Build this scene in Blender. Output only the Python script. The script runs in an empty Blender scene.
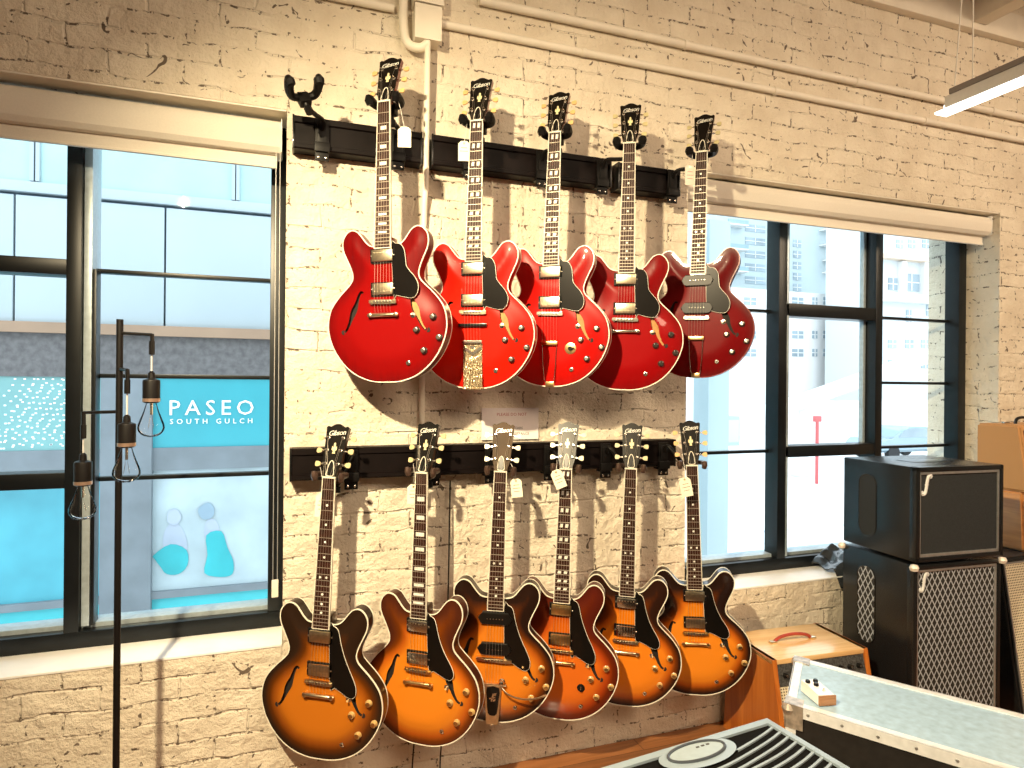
import bpy, bmesh, math, random
from mathutils import Vector, Matrix, Euler
from mathutils.geometry import delaunay_2d_cdt
IN = 0.0254                      # everything below is written in inches
scn = bpy.context.scene
COL = scn.collection
rnd = random.Random(7)
sin, cos, pi, rad = math.sin, math.cos, math.pi, math.radians

# ------------------------------------------------------------------ camera
FPX = 640.0
TH = math.atan(FPX / 1814.0); RHO = rad(0.5)
r0 = Vector((cos(TH), -sin(TH), 0)); fw = Vector((sin(TH), cos(TH), 0)); zz = Vector((0, 0, 1))
rt = r0 * cos(RHO) + zz * sin(RHO); up = zz * cos(RHO) - r0 * sin(RHO)
CAM = Vector((0, -88.5, 55.7))
cd = bpy.data.cameras.new('camera'); co = bpy.data.objects.new('camera', cd); COL.objects.link(co)
M = Matrix((rt, up, -fw)).transposed().to_4x4(); M.translation = CAM * IN
co.matrix_world = M
cd.sensor_width = 36; cd.lens = FPX / 1024 * 36; cd.clip_start = 0.02; cd.clip_end = 500
scn.camera = co

def on(px, py, Y):               # point of the place on the vertical plane y = Y
    v = (px - 512) / FPX * rt + fw + (384 - py) / FPX * up
    return CAM + v * ((Y - CAM.y) / v.y)

# ------------------------------------------------------------------ materials
MATS = {}
def newmat(name):
    m = bpy.data.materials.new(name); m.use_nodes = True
    nt = m.node_tree; b = nt.nodes['Principled BSDF']
    return m, nt, b
def L(nt, a, b): nt.links.new(a, b)
def N(nt, t, **kw):
    n = nt.nodes.new(t)
    for k, v in kw.items():
        setattr(n, k, v)
    return n
def ramp(nt, stops, interp='LINEAR'):
    n = nt.nodes.new('ShaderNodeValToRGB'); cr = n.color_ramp; cr.interpolation = interp
    while len(cr.elements) < len(stops): cr.elements.new(0.5)
    for e, (p, c) in zip(cr.elements, stops):
        e.position = p; e.color = (*c, 1) if len(c) == 3 else c
    return n
def S(name, col, rough=.5, metal=0., coat=0., noise=0., nscale=60., bump=0., spec=.5, emit=None, estr=0., alpha=1., sheen=0.):
    """plain procedural material with a little noise in colour / relief"""
    if name in MATS: return MATS[name]
    m, nt, b = newmat(name)
    b.inputs['Base Color'].default_value = (*col, 1)
    b.inputs['Roughness'].default_value = rough
    b.inputs['Metallic'].default_value = metal
    b.inputs['Specular IOR Level'].default_value = spec
    b.inputs['Coat Weight'].default_value = coat
    b.inputs['Coat Roughness'].default_value = .06
    if noise or bump:
        tc = N(nt, 'ShaderNodeTexCoord'); nz = N(nt, 'ShaderNodeTexNoise')
        nz.inputs['Scale'].default_value = nscale; nz.inputs['Detail'].default_value = 4
        L(nt, tc.outputs['Object'], nz.inputs['Vector'])
        if noise:
            lo = [max(0, c * (1 - noise)) for c in col]; hi = [min(1, c * (1 + noise)) for c in col]
            r = ramp(nt, [(.3, lo), (.7, hi)]); L(nt, nz.outputs['Fac'], r.inputs['Fac']); L(nt, r.outputs['Color'], b.inputs['Base Color'])
        if bump:
            bp = N(nt, 'ShaderNodeBump'); bp.inputs['Strength'].default_value = bump; bp.inputs['Distance'].default_value = .002
            L(nt, nz.outputs['Fac'], bp.inputs['Height']); L(nt, bp.outputs['Normal'], b.inputs['Normal'])
    if emit:
        b.inputs['Emission Color'].default_value = (*emit, 1); b.inputs['Emission Strength'].default_value = estr
    MATS[name] = m
    return m

def brick_mat():
    m, nt, b = newmat('painted_brick')
    tc = N(nt, 'ShaderNodeTexCoord'); sp = N(nt, 'ShaderNodeSeparateXYZ'); L(nt, tc.outputs['Object'], sp.inputs[0])
    ge = N(nt, 'ShaderNodeNewGeometry'); sn = N(nt, 'ShaderNodeSeparateXYZ'); L(nt, ge.outputs['True Normal'], sn.inputs[0])
    # pick x or y as the running direction depending on which way the face looks
    ab = N(nt, 'ShaderNodeMath', operation='ABSOLUTE'); L(nt, sn.outputs['X'], ab.inputs[0])
    gt = N(nt, 'ShaderNodeMath', operation='GREATER_THAN'); gt.inputs[1].default_value = .6; L(nt, ab.outputs[0], gt.inputs[0])
    mx = N(nt, 'ShaderNodeMix'); mx.data_type = 'FLOAT'
    L(nt, gt.outputs[0], mx.inputs[0]); L(nt, sp.outputs['X'], mx.inputs[2]); L(nt, sp.outputs['Y'], mx.inputs[3])
    cb = N(nt, 'ShaderNodeCombineXYZ'); L(nt, mx.outputs[0], cb.inputs[0]); L(nt, sp.outputs['Z'], cb.inputs[1])
    # wobble
    nw = N(nt, 'ShaderNodeTexNoise'); nw.inputs['Scale'].default_value = 7; nw.inputs['Detail'].default_value = 5
    L(nt, tc.outputs['Object'], nw.inputs['Vector'])
    sc = N(nt, 'ShaderNodeVectorMath', operation='SCALE'); sc.inputs['Scale'].default_value = .045
    sb = N(nt, 'ShaderNodeVectorMath', operation='SUBTRACT'); sb.inputs[1].default_value = (.5, .5, .5)
    L(nt, nw.outputs['Color'], sb.inputs[0]); L(nt, sb.outputs[0], sc.inputs[0])
    ad = N(nt, 'ShaderNodeVectorMath', operation='ADD'); L(nt, cb.outputs[0], ad.inputs[0]); L(nt, sc.outputs[0], ad.inputs[1])
    br = N(nt, 'ShaderNodeTexBrick'); br.inputs['Scale'].default_value = 1
    br.inputs['Brick Width'].default_value = 8.2 * IN; br.inputs['Row Height'].default_value = 2.72 * IN
    br.inputs['Mortar Size'].default_value = .22 * IN; br.inputs['Mortar Smooth'].default_value = .75; br.inputs['Bias'].default_value = 0
    br.inputs['Color1'].default_value = (1, 1, 1, 1); br.inputs['Color2'].default_value = (.4, .4, .4, 1); br.inputs['Mortar'].default_value = (0, 0, 0, 1)
    L(nt, ad.outputs[0], br.inputs['Vector'])
    n1 = N(nt, 'ShaderNodeTexNoise'); n1.inputs['Scale'].default_value = 14; n1.inputs['Detail'].default_value = 8; n1.inputs['Roughness'].default_value = .65
    L(nt, tc.outputs['Object'], n1.inputs['Vector'])
    n2 = N(nt, 'ShaderNodeTexNoise'); n2.inputs['Scale'].default_value = 5.5; n2.inputs['Detail'].default_value = 5
    L(nt, tc.outputs['Object'], n2.inputs['Vector'])
    n3 = N(nt, 'ShaderNodeTexNoise'); n3.inputs['Scale'].default_value = 38; n3.inputs['Detail'].default_value = 4; n3.inputs['Roughness'].default_value = .6
    L(nt, tc.outputs['Object'], n3.inputs['Vector'])
    # height: bricks - mortar (faded in places where paint is thick) + lumps
    fade = ramp(nt, [(.44, (.06,) * 3), (.66, (1,) * 3)]); L(nt, n2.outputs['Fac'], fade.inputs['Fac'])
    mm = N(nt, 'ShaderNodeMath', operation='MULTIPLY'); L(nt, br.outputs['Fac'], mm.inputs[0]); L(nt, fade.outputs['Color'], mm.inputs[1])
    h1 = N(nt, 'ShaderNodeMath', operation='MULTIPLY_ADD'); h1.inputs[1].default_value = -.75
    L(nt, mm.outputs[0], h1.inputs[0])
    h2 = N(nt, 'ShaderNodeMath', operation='MULTIPLY_ADD'); h2.inputs[1].default_value = 3.2; L(nt, n1.outputs['Fac'], h2.inputs[0])
    L(nt, h2.outputs[0], h1.inputs[2])
    bp = N(nt, 'ShaderNodeBump'); bp.inputs['Strength'].default_value = .9; bp.inputs['Distance'].default_value = .0095
    L(nt, h1.outputs[0], bp.inputs['Height']); L(nt, bp.outputs['Normal'], b.inputs['Normal'])
    # pits and open cracks where the paint has not bridged the joints
    pit = ramp(nt, [(.565, (0,) * 3), (.60, (1,) * 3)]); L(nt, n3.outputs['Fac'], pit.inputs['Fac'])
    jf = ramp(nt, [(.25, (.0,) * 3), (.7, (1,) * 3)]); L(nt, br.outputs['Fac'], jf.inputs['Fac'])
    f2 = ramp(nt, [(.50, (0,) * 3), (.58, (1,) * 3)]); L(nt, n1.outputs['Fac'], f2.inputs['Fac'])
    a1 = N(nt, 'ShaderNodeMath', operation='MULTIPLY'); L(nt, pit.outputs['Color'], a1.inputs[0]); L(nt, jf.outputs['Color'], a1.inputs[1])
    # crack lines: thin band of a distorted noise next to joints
    n4 = N(nt, 'ShaderNodeTexNoise'); n4.inputs['Scale'].default_value = 11; n4.inputs['Detail'].default_value = 6; n4.inputs['Distortion'].default_value = .6
    L(nt, ad.outputs[0], n4.inputs['Vector'])
    cr = ramp(nt, [(.478, (0,) * 3), (.49, (1,) * 3), (.505, (1,) * 3), (.515, (0,) * 3)]); L(nt, n4.outputs['Fac'], cr.inputs['Fac'])
    a2 = N(nt, 'ShaderNodeMath', operation='MULTIPLY'); L(nt, cr.outputs['Color'], a2.inputs[0]); L(nt, jf.outputs['Color'], a2.inputs[1])
    # stray chips away from the joints
    n5 = N(nt, 'ShaderNodeTexNoise'); n5.inputs['Scale'].default_value = 19; n5.inputs['Detail'].default_value = 3; n5.inputs['Distortion'].default_value = 1.5
    L(nt, tc.outputs['Object'], n5.inputs['Vector'])
    ch = ramp(nt, [(.685, (0,) * 3), (.70, (1,) * 3)]); L(nt, n5.outputs['Fac'], ch.inputs['Fac'])
    a0 = N(nt, 'ShaderNodeMath', operation='MAXIMUM'); L(nt, a1.outputs[0], a0.inputs[0]); L(nt, ch.outputs['Color'], a0.inputs[1])
    a3 = N(nt, 'ShaderNodeMath', operation='MAXIMUM'); L(nt, a0.outputs[0], a3.inputs[0]); L(nt, a2.outputs[0], a3.inputs[1])
    a4 = N(nt, 'ShaderNodeMath', operation='MULTIPLY'); a4.inputs[1].default_value = .9; L(nt, a3.outputs[0], a4.inputs[0])
    base = ramp(nt, [(.3, (.70, .61, .48)), (.7, (.86, .78, .64))]); L(nt, n2.outputs['Fac'], base.inputs['Fac'])
    mc = N(nt, 'ShaderNodeMix'); mc.data_type = 'RGBA'; L(nt, a4.outputs[0], mc.inputs[0]); L(nt, base.outputs['Color'], mc.inputs[6])
    mc.inputs[7].default_value = (.09, .06, .04, 1)
    L(nt, mc.outputs[2], b.inputs['Base Color'])
    b.inputs['Roughness'].default_value = .55; b.inputs['Specular IOR Level'].default_value = .3
    return m

def wood_mat(name, c1, c2, scale=1., rough=.4, axis='X', plank=None, coat=.2):
    m, nt, b = newmat(name)
    tc = N(nt, 'ShaderNodeTexCoord'); mp = N(nt, 'ShaderNodeMapping')
    s = {'X': (1.5, 22, 22), 'Y': (22, 1.5, 22), 'Z': (22, 22, 1.5)}[axis]
    mp.inputs['Scale'].default_value = [v * scale for v in s]
    L(nt, tc.outputs['Object'], mp.inputs[0])
    n = N(nt, 'ShaderNodeTexNoise'); n.inputs['Scale'].default_value = 1.6; n.inputs['Detail'].default_value = 6; n.inputs['Distortion'].default_value = 1.2
    L(nt, mp.outputs[0], n.inputs['Vector'])
    r = ramp(nt, [(.3, c1), (.7, c2)]); L(nt, n.outputs['Fac'], r.inputs['Fac'])
    out = r.outputs['Color']
    if plank:
        br = N(nt, 'ShaderNodeTexBrick'); br.inputs['Scale'].default_value = 1
        br.inputs['Brick Width'].default_value = plank[0] * IN; br.inputs['Row Height'].default_value = plank[1] * IN
        br.inputs['Mortar Size'].default_value = .05 * IN; br.inputs['Color1'].default_value = (1.15, 1.1, 1, 1); br.inputs['Color2'].default_value = (.62, .6, .6, 1)
        br.inputs['Mortar'].default_value = (.15, .1, .1, 1); L(nt, tc.outputs['Object'], br.inputs['Vector'])
        mx = N(nt, 'ShaderNodeMix'); mx.data_type = 'RGBA'; mx.blend_type = 'MULTIPLY'; mx.inputs[0].default_value = 1
        L(nt, out, mx.inputs[6]); L(nt, br.outputs['Color'], mx.inputs[7]); out = mx.outputs[2]
    L(nt, out, b.inputs['Base Color']); b.inputs['Roughness'].default_value = rough; b.inputs['Coat Weight'].default_value = coat
    b.inputs['Coat Roughness'].default_value = .15
    return m

def finish_mat(name, stops, rough=.18, figure=.12):
    """lacquered guitar finish; stops give the colour against the distance from the rim (inches / 4)"""
    m, nt, b = newmat(name)
    at = N(nt, 'ShaderNodeAttribute'); at.attribute_name = 'edge'
    tc = N(nt, 'ShaderNodeTexCoord'); mp = N(nt, 'ShaderNodeMapping'); mp.inputs['Scale'].default_value = (30, 4, 3)
    L(nt, tc.outputs['Object'], mp.inputs[0])
    n = N(nt, 'ShaderNodeTexNoise'); n.inputs['Scale'].default_value = 2; n.inputs['Detail'].default_value = 5; L(nt, mp.outputs[0], n.inputs['Vector'])
    ma = N(nt, 'ShaderNodeMath', operation='MULTIPLY_ADD'); ma.inputs[1].default_value = figure; L(nt, n.outputs['Fac'], ma.inputs[0])
    sb = N(nt, 'ShaderNodeMath', operation='SUBTRACT'); sb.inputs[1].default_value = figure / 2
    L(nt, at.outputs['Fac'], ma.inputs[2]); L(nt, ma.outputs[0], sb.inputs[0])
    r = ramp(nt, stops); L(nt, sb.outputs[0], r.inputs['Fac']); L(nt, r.outputs['Color'], b.inputs['Base Color'])
    b.inputs['Roughness'].default_value = rough + .15; b.inputs['Coat Weight'].default_value = .55; b.inputs['Coat Roughness'].default_value = .04
    b.inputs['Specular IOR Level'].default_value = .1
    return m

def glass_mat(name, tint=(1, 1, 1), refl=.1, rough=0.):
    m = bpy.data.materials.new(name); m.use_nodes = True; nt = m.node_tree; nt.nodes.clear()
    o = N(nt, 'ShaderNodeOutputMaterial'); t = N(nt, 'ShaderNodeBsdfTransparent'); g = N(nt, 'ShaderNodeBsdfGlossy')
    t.inputs[0].default_value = (*tint, 1); g.inputs['Roughness'].default_value = rough
    lw = N(nt, 'ShaderNodeLayerWeight'); lw.inputs['Blend'].default_value = refl
    mx = N(nt, 'ShaderNodeMixShader'); L(nt, lw.outputs['Fresnel'], mx.inputs[0]); L(nt, t.outputs[0], mx.inputs[1]); L(nt, g.outputs[0], mx.inputs[2])
    L(nt, mx.outputs[0], o.inputs[0])
    return m

def diamond_mat():
    m, nt, b = newmat('diamond_grille_cloth')
    tc = N(nt, 'ShaderNodeTexCoord'); sp = N(nt, 'ShaderNodeSeparateXYZ'); L(nt, tc.outputs['Object'], sp.inputs[0])
    hx = N(nt, 'ShaderNodeMath', operation='ADD'); L(nt, sp.outputs['X'], hx.inputs[0]); L(nt, sp.outputs['Y'], hx.inputs[1])
    def band(sign):
        a = N(nt, 'ShaderNodeMath', operation='MULTIPLY'); a.inputs[1].default_value = 1 / (1.05 * IN); L(nt, hx.outputs[0], a.inputs[0])
        c = N(nt, 'ShaderNodeMath', operation='MULTIPLY_ADD'); c.inputs[1].default_value = sign / (1.8 * IN); L(nt, sp.outputs['Z'], c.inputs[0]); L(nt, a.outputs[0], c.inputs[2])
        f = N(nt, 'ShaderNodeMath', operation='FRACT'); L(nt, c.outputs[0], f.inputs[0])
        r = ramp(nt, [(.0, (1,) * 3), (.09, (1,) * 3), (.14, (0,) * 3), (.90, (0,) * 3), (.95, (1,) * 3)]); L(nt, f.outputs[0], r.inputs['Fac']); return r
    r1, r2 = band(1), band(-1)
    mx = N(nt, 'ShaderNodeMath', operation='MAXIMUM'); L(nt, r1.outputs['Color'], mx.inputs[0]); L(nt, r2.outputs['Color'], mx.inputs[1])
    c = ramp(nt, [(0, (.006, .006, .006)), (1, (.42, .43, .46))]); L(nt, mx.outputs[0], c.inputs['Fac']); L(nt, c.outputs['Color'], b.inputs['Base Color'])
    b.inputs['Roughness'].default_value = .7
    return m

def weave_mat(name, c1, c2, size=.3):
    m, nt, b = newmat(name)
    tc = N(nt, 'ShaderNodeTexCoord'); ck = N(nt, 'ShaderNodeTexBrick'); sp = N(nt, 'ShaderNodeSeparateXYZ'); cb = N(nt, 'ShaderNodeCombineXYZ')
    L(nt, tc.outputs['Object'], sp.inputs[0]); ad = N(nt, 'ShaderNodeMath', operation='ADD'); L(nt, sp.outputs['X'], ad.inputs[0]); L(nt, sp.outputs['Y'], ad.inputs[1])
    L(nt, ad.outputs[0], cb.inputs[0]); L(nt, sp.outputs['Z'], cb.inputs[1]); L(nt, cb.outputs[0], ck.inputs['Vector'])
    ck.offset = 0; ck.inputs['Scale'].default_value = 1; ck.inputs['Brick Width'].default_value = size * IN; ck.inputs['Row Height'].default_value = size * IN
    ck.inputs['Mortar Size'].default_value = size * .24 * IN; ck.inputs['Color1'].default_value = (*c2, 1); ck.inputs['Color2'].default_value = (*c2, 1); ck.inputs['Mortar'].default_value = (*c1, 1)
    L(nt, ck.outputs['Color'], b.inputs['Base Color']); b.inputs['Roughness'].default_value = .8
    return m

BRICK = brick_mat()
CREAM = S('cream_paint', (.80, .74, .63), .5, noise=.06, nscale=8, bump=.2)
WHITE_SILL = S('white_sill_paint', (.88, .87, .85), .45, noise=.04, nscale=12, bump=.2)
SHADE = S('roller_fabric', (.74, .69, .60), .8, noise=.03, nscale=200)
BLACKM = S('black_window_metal', (.006, .008, .010), .35, spec=.35, noise=.2, nscale=20)
RAILM = S('black_rail', (.005, .003, .003), .5, spec=.12, noise=.2, nscale=30)
HANGM = S('black_hanger_rubber', (.004, .0035, .0035), .45, spec=.2, noise=.2, nscale=40)
BRONZE = S('dark_hanger_yoke', (.07, .04, .03), .35, metal=.3, noise=.2, nscale=40)
CHROME = S('nickel', (.78, .74, .66), .22, metal=1, noise=.06, nscale=90)
GOLDN = S('gold_lit_nickel', (.80, .68, .48), .28, metal=1, noise=.12, nscale=90)  # nickel with the gold of the warm light put into its colour
GOLD = S('gold_plate', (.85, .60, .28), .28, metal=1, noise=.15, nscale=80)
BLACKP = S('black_plastic', (.006, .006, .006), .3, spec=.3, coat=.2, noise=.1, nscale=30)
GUARD = S('black_pickguard', (.005, .004, .0035), .3, spec=.12, coat=.3, noise=.15, nscale=15)
IVORY = S('ivory_binding', (.82, .78, .66), .35, noise=.05, nscale=60)
IVORY2 = S('aged_binding', (.55, .40, .26), .35, noise=.08, nscale=60)
ROSE = S('rosewood', (.035, .013, .009), .5, spec=.25, noise=.45, nscale=70)
PEARL = S('pearl', (.75, .74, .68), .25, noise=.2, nscale=90)
HEADB = S('black_headstock_lacquer', (.006, .005, .004), .3, spec=.2, coat=.35, noise=.1, nscale=20)
HEADBR = S('brown_lit_headstock', (.06, .034, .014), .5, spec=.15, coat=.08, noise=.2, nscale=20)  # headstock face with its brownish light put into the colour
NECKR = S('red_mahogany_neck', (.20, .02, .012), .25, coat=.8, noise=.2, nscale=40)
NECKB = S('brown_mahogany_neck', (.06, .028, .014), .3, coat=.8, noise=.25, nscale=40)
PEGC = S('cream_tuner_button', (.52, .45, .25), .3, noise=.05, nscale=60)
PEGA = S('amber_tuner_button', (.66, .42, .18), .3, noise=.08, nscale=60)
STRING = S('steel_string', (.45, .40, .33), .35, metal=.9, noise=.03, nscale=60)
KNOBB = S('black_knob', (.03, .024, .02), .25, coat=.5, noise=.1, nscale=50)
KNOBG = S('gold_knob', (.52, .33, .12), .25, coat=.6, noise=.1, nscale=50)
HOLE = S('hole_shade', (.012, .008, .006), .8, noise=.2)  # black stands for the shade inside the openings
HOLET = S('lit_hole_maple', (.46, .22, .07), .7, noise=.2)  # inside wood coloured as if lit, right f-hole of some guitars
TAGM = S('cream_card', (.84, .79, .62), .7, noise=.04, nscale=80)
TAGP = S('pink_card', (.80, .62, .54), .7, noise=.06, nscale=80)
INK = S('ink', (.05, .04, .04), .7, noise=.02)
PINKINK = S('red_ink', (.45, .12, .12), .7, noise=.02)
PAPER = S('white_paper', (.80, .74, .73), .7, noise=.02)
THREAD = S('thread', (.75, .72, .65), .7, noise=.02)

red = lambda a, e, c: finish_mat(a, [(0, e), (.35, c), (1, [x * 1.1 for x in c])], figure=.3)
FIN = {
 'cherry': red('cherry_finish', (.11, .0015, .002), (.21, .002, .002)),
 'bright': red('bright_cherry_finish', (.36, .006, .002), (.56, .010, .003)),
 'scarlet': red('scarlet_finish', (.26, .003, .002), (.42, .005, .003)),
 'deep': red('deep_cherry_finish', (.14, .0015, .002), (.23, .002, .003)),
 'wine': red('wine_finish', (.08, .001, .002), (.13, .002, .003)),
}
def burst(name, mid, amb, edge=(.018, .007, .004), t=(.07, .22, .40, .62)):
    return finish_mat(name, [(0, edge), (t[0], [e * 1.3 for e in edge]), (t[1], [m * .35 for m in mid]), (t[2], mid), (t[3], amb), (1, [min(1, a * 1.1) for a in amb])], figure=.05)
FIN['tobacco'] = burst('tobacco_burst_finish', (.26, .065, .005), (.44, .13, .009), (.018, .009, .005), (.12, .30, .48, .74))
FIN['honey'] = burst('honey_burst_finish', (.42, .09, .007), (.62, .19, .013), (.05, .012, .005), (.05, .17, .34, .60))
FIN['brown'] = burst('brown_burst_finish', (.36, .08, .007), (.58, .17, .013), (.014, .006, .004), (.09, .25, .40, .64))
FIN['copper'] = burst('copper_burst_finish', (.34, .045, .006), (.54, .115, .010), (.06, .008, .004), (.06, .20, .38, .66))
FIN['orange'] = burst('orange_burst_finish', (.44, .09, .007), (.66, .185, .012), (.020, .007, .004), (.09, .23, .36, .56))
FIN['amber'] = burst('amber_burst_finish', (.46, .10, .008), (.68, .21, .015), (.014, .006, .004), (.10, .25, .38, .58))

# ------------------------------------------------------------------ mesh helpers (inches)
class MB:
    def __init__(self): self.b = bmesh.new(); self.mi = 0
    def _tag(self, faces):
        for f in faces: f.material_index = self.mi
    def box(self, x0, x1, y0, y1, z0, z1, bev=0, mat=None):
        g = bmesh.ops.create_cube(self.b, size=1)
        vs = g['verts']
        for v in vs:
            v.co = Vector(((x0 + x1) / 2 + v.co.x * (x1 - x0), (y0 + y1) / 2 + v.co.y * (y1 - y0), (z0 + z1) / 2 + v.co.z * (z1 - z0)))
        fs = set(f for v in vs for f in v.link_faces)
        if bev:
            es = set(e for v in vs for e in v.link_edges)
            r = bmesh.ops.bevel(self.b, geom=list(es), offset=bev, segments=2, affect='EDGES', profile=.6)
            vs = list(set(v for f in r['faces'] for v in f.verts) | set(v for f in fs if f.is_valid for v in f.verts)); fs = set(f for v in vs for f in v.link_faces)
        if mat: bmesh.ops.transform(self.b, matrix=mat, verts=vs)
        self._tag(fs); return vs
    def tube(self, pts, r, seg=8, closed=False, flat=None):
        pts = [Vector(p) for p in pts]; n = len(pts); rs = r if isinstance(r, (list, tuple)) else [r] * n
        rings = []; nrm = None
        for i, p in enumerate(pts):
            if closed: d = pts[(i + 1) % n] - pts[i - 1]
            else: d = pts[min(i + 1, n - 1)] - pts[max(i - 1, 0)]
            d.normalize()
            if nrm is None:
                nrm = d.orthogonal().normalized() if abs(d.z) < .99 else Vector((1, 0, 0))
                if abs(d.z) < .9: nrm = d.cross(Vector((0, 0, 1))).normalized()
            nrm = (nrm - d * nrm.dot(d)).normalized(); bn = d.cross(nrm)
            rings.append([self.b.verts.new(p + (nrm * cos(2 * pi * k / seg) + bn * sin(2 * pi * k / seg)) * rs[i]) for k in range(seg)])
        fs = []
        for i in range(n if closed else n - 1):
            a, c = rings[i], rings[(i + 1) % n]
            for k in range(seg): fs.append(self.b.faces.new((a[k], a[(k + 1) % seg], c[(k + 1) % seg], c[k])))
        if not closed:
            fs.append(self.b.faces.new(rings[0][::-1])); fs.append(self.b.faces.new(rings[-1]))
        self._tag(fs); return rings
    def lathe(self, prof, seg=20, mat=None, cap=True):
        """prof: (r, h) list, axis +Z; mat moves it"""
        rings = []
        for (r, h) in prof:
            rings.append([self.b.verts.new((r * cos(2 * pi * k / seg), r * sin(2 * pi * k / seg), h)) for k in range(seg)])
        fs = []
        for a, c in zip(rings, rings[1:]):
            for k in range(seg): fs.append(self.b.faces.new((a[k], a[(k + 1) % seg], c[(k + 1) % seg], c[k])))
        if cap: fs.append(self.b.faces.new(rings[0][::-1])); fs.append(self.b.faces.new(rings[-1]))
        if mat: bmesh.ops.transform(self.b, matrix=mat, verts=[v for r in rings for v in r])
        self._tag(fs)
    def prism(self, pts, y0, y1, mat=None, bev=0):
        """outline in (x, z), between depths y0 (front) and y1"""
        a = [self.b.verts.new((p[0], y0, p[1])) for p in pts]; c = [self.b.verts.new((p[0], y1, p[1])) for p in pts]
        fs = [self.b.faces.new(a), self.b.faces.new(c[::-1])]; n = len(pts)
        for i in range(n): fs.append(self.b.faces.new((a[i], c[i], c[(i + 1) % n], a[(i + 1) % n])))
        vs = a + c
        if bev:
            r = bmesh.ops.bevel(self.b, geom=list(set(fs[0].edges)), offset=bev, segments=1, affect='EDGES')
            fs = [f for f in fs if f.is_valid] + r['faces']; vs = list(set(v for f in fs for v in f.verts))
        if mat: bmesh.ops.transform(self.b, matrix=mat, verts=vs)
        self._tag(fs)
    def hull8(self, p):
        """box from 8 corners: 4 bottom then 4 top"""
        v = [self.b.verts.new(q) for q in p]
        fs = [self.b.faces.new([v[i] for i in ix]) for ix in ((3, 2, 1, 0), (4, 5, 6, 7), (0, 1, 5, 4), (1, 2, 6, 5), (2, 3, 7, 6), (3, 0, 4, 7))]
        self._tag(fs); return v
    def grid(self, fn, nu, nv):
        vs = [[self.b.verts.new(fn(i / nu, j / nv)) for j in range(nv + 1)] for i in range(nu + 1)]
        fs = [self.b.faces.new((vs[i][j], vs[i + 1][j], vs[i + 1][j + 1], vs[i][j + 1])) for i in range(nu) for j in range(nv)]
        self._tag(fs); return vs
    def mesh(self, name, mats, smooth=True, ang=35):
        bmesh.ops.recalc_face_normals(self.b, faces=self.b.faces[:])
        bmesh.ops.scale(self.b, vec=(IN,) * 3, verts=self.b.verts[:])
        me = bpy.data.meshes.new(name); self.b.to_mesh(me); self.b.free()
        for m in (mats if isinstance(mats, (list, tuple)) else [mats]): me.materials.append(m)
        if smooth:
            me.polygons.foreach_set('use_smooth', [True] * len(me.polygons)); me.set_sharp_from_angle(angle=rad(ang))
        return me
def link(name, me, parent=None, loc=(0, 0, 0), rot=None):
    o = bpy.data.objects.new(name, me); COL.objects.link(o)
    if parent: o.parent = parent
    o.location = Vector(loc) * IN
    if rot: o.rotation_euler = rot
    return o
def put(mb, name, mats, parent=None, loc=(0, 0, 0), rot=None, smooth=True, ang=35):
    return link(name, mb.mesh(name, mats, smooth, ang), parent, loc, rot)
def thing(name, label, cat, loc=(0, 0, 0), rot=None, group=None):
    o = link(name, None, None, loc, rot); o['label'] = label; o['category'] = cat
    if group: o['group'] = group
    return o
def tag(o, label, cat, group=None, kind=None):
    o['label'] = label; o['category'] = cat
    if group: o['group'] = group
    if kind: o['kind'] = kind
    return o
def struct(o): o['kind'] = 'structure'; return o
def T(x, y, z): return Matrix.Translation((x, y, z))
def RX(a): return Matrix.Rotation(rad(a), 4, 'X')
def RY(a): return Matrix.Rotation(rad(a), 4, 'Y')
def RZ(a): return Matrix.Rotation(rad(a), 4, 'Z')
FRONT = RX(90)      # lathe axis +Z turned to -Y (towards the viewer of a guitar)
def text_mesh(name, body, size, mat, depth=.02, shear=0., align='CENTER', spacing=1.):
    """lettering as a mesh in the xz plane facing -Y; size in inches"""
    cu = bpy.data.curves.new(name, 'FONT'); cu.body = body; cu.size = size * IN; cu.extrude = depth * IN / 2; cu.shear = shear
    cu.align_x = align; cu.align_y = 'CENTER'; cu.space_character = spacing; cu.resolution_u = 2
    ob = bpy.data.objects.new(name, cu); COL.objects.link(ob)
    dg = bpy.context.evaluated_depsgraph_get(); me = bpy.data.meshes.new_from_object(ob.evaluated_get(dg))
    bpy.data.objects.remove(ob); me.transform(RX(90)); me.materials.clear(); me.materials.append(mat); me.name = name
    return me

def catmull(pts, n=6, closed=True):
    out = []; m = len(pts)
    rng = range(m) if closed else range(m - 1)
    for i in rng:
        if closed: p = [pts[(i + k) % m] for k in (-1, 0, 1, 2)]
        else: p = [pts[max(0, min(m - 1, i + k))] for k in (-1, 0, 1, 2)]
        for j in range(n):
            t = j / n
            out.append(tuple(.5 * (2 * p[1][d] + (p[2][d] - p[0][d]) * t + (2 * p[0][d] - 5 * p[1][d] + 4 * p[2][d] - p[3][d]) * t * t + (3 * p[1][d] - p[0][d] - 3 * p[2][d] + p[3][d]) * t ** 3) for d in range(len(pts[0]))))
    if not closed: out.append(tuple(pts[-1]))
    return out
def inside(x, z, poly):
    c = False; j = len(poly) - 1
    for i in range(len(poly)):
        a, b2 = poly[i], poly[j]
        if (a[1] > z) != (b2[1] > z) and x < (b2[0] - a[0]) * (z - a[1]) / (b2[1] - a[1]) + a[0]: c = not c
        j = i
    return c
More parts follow.
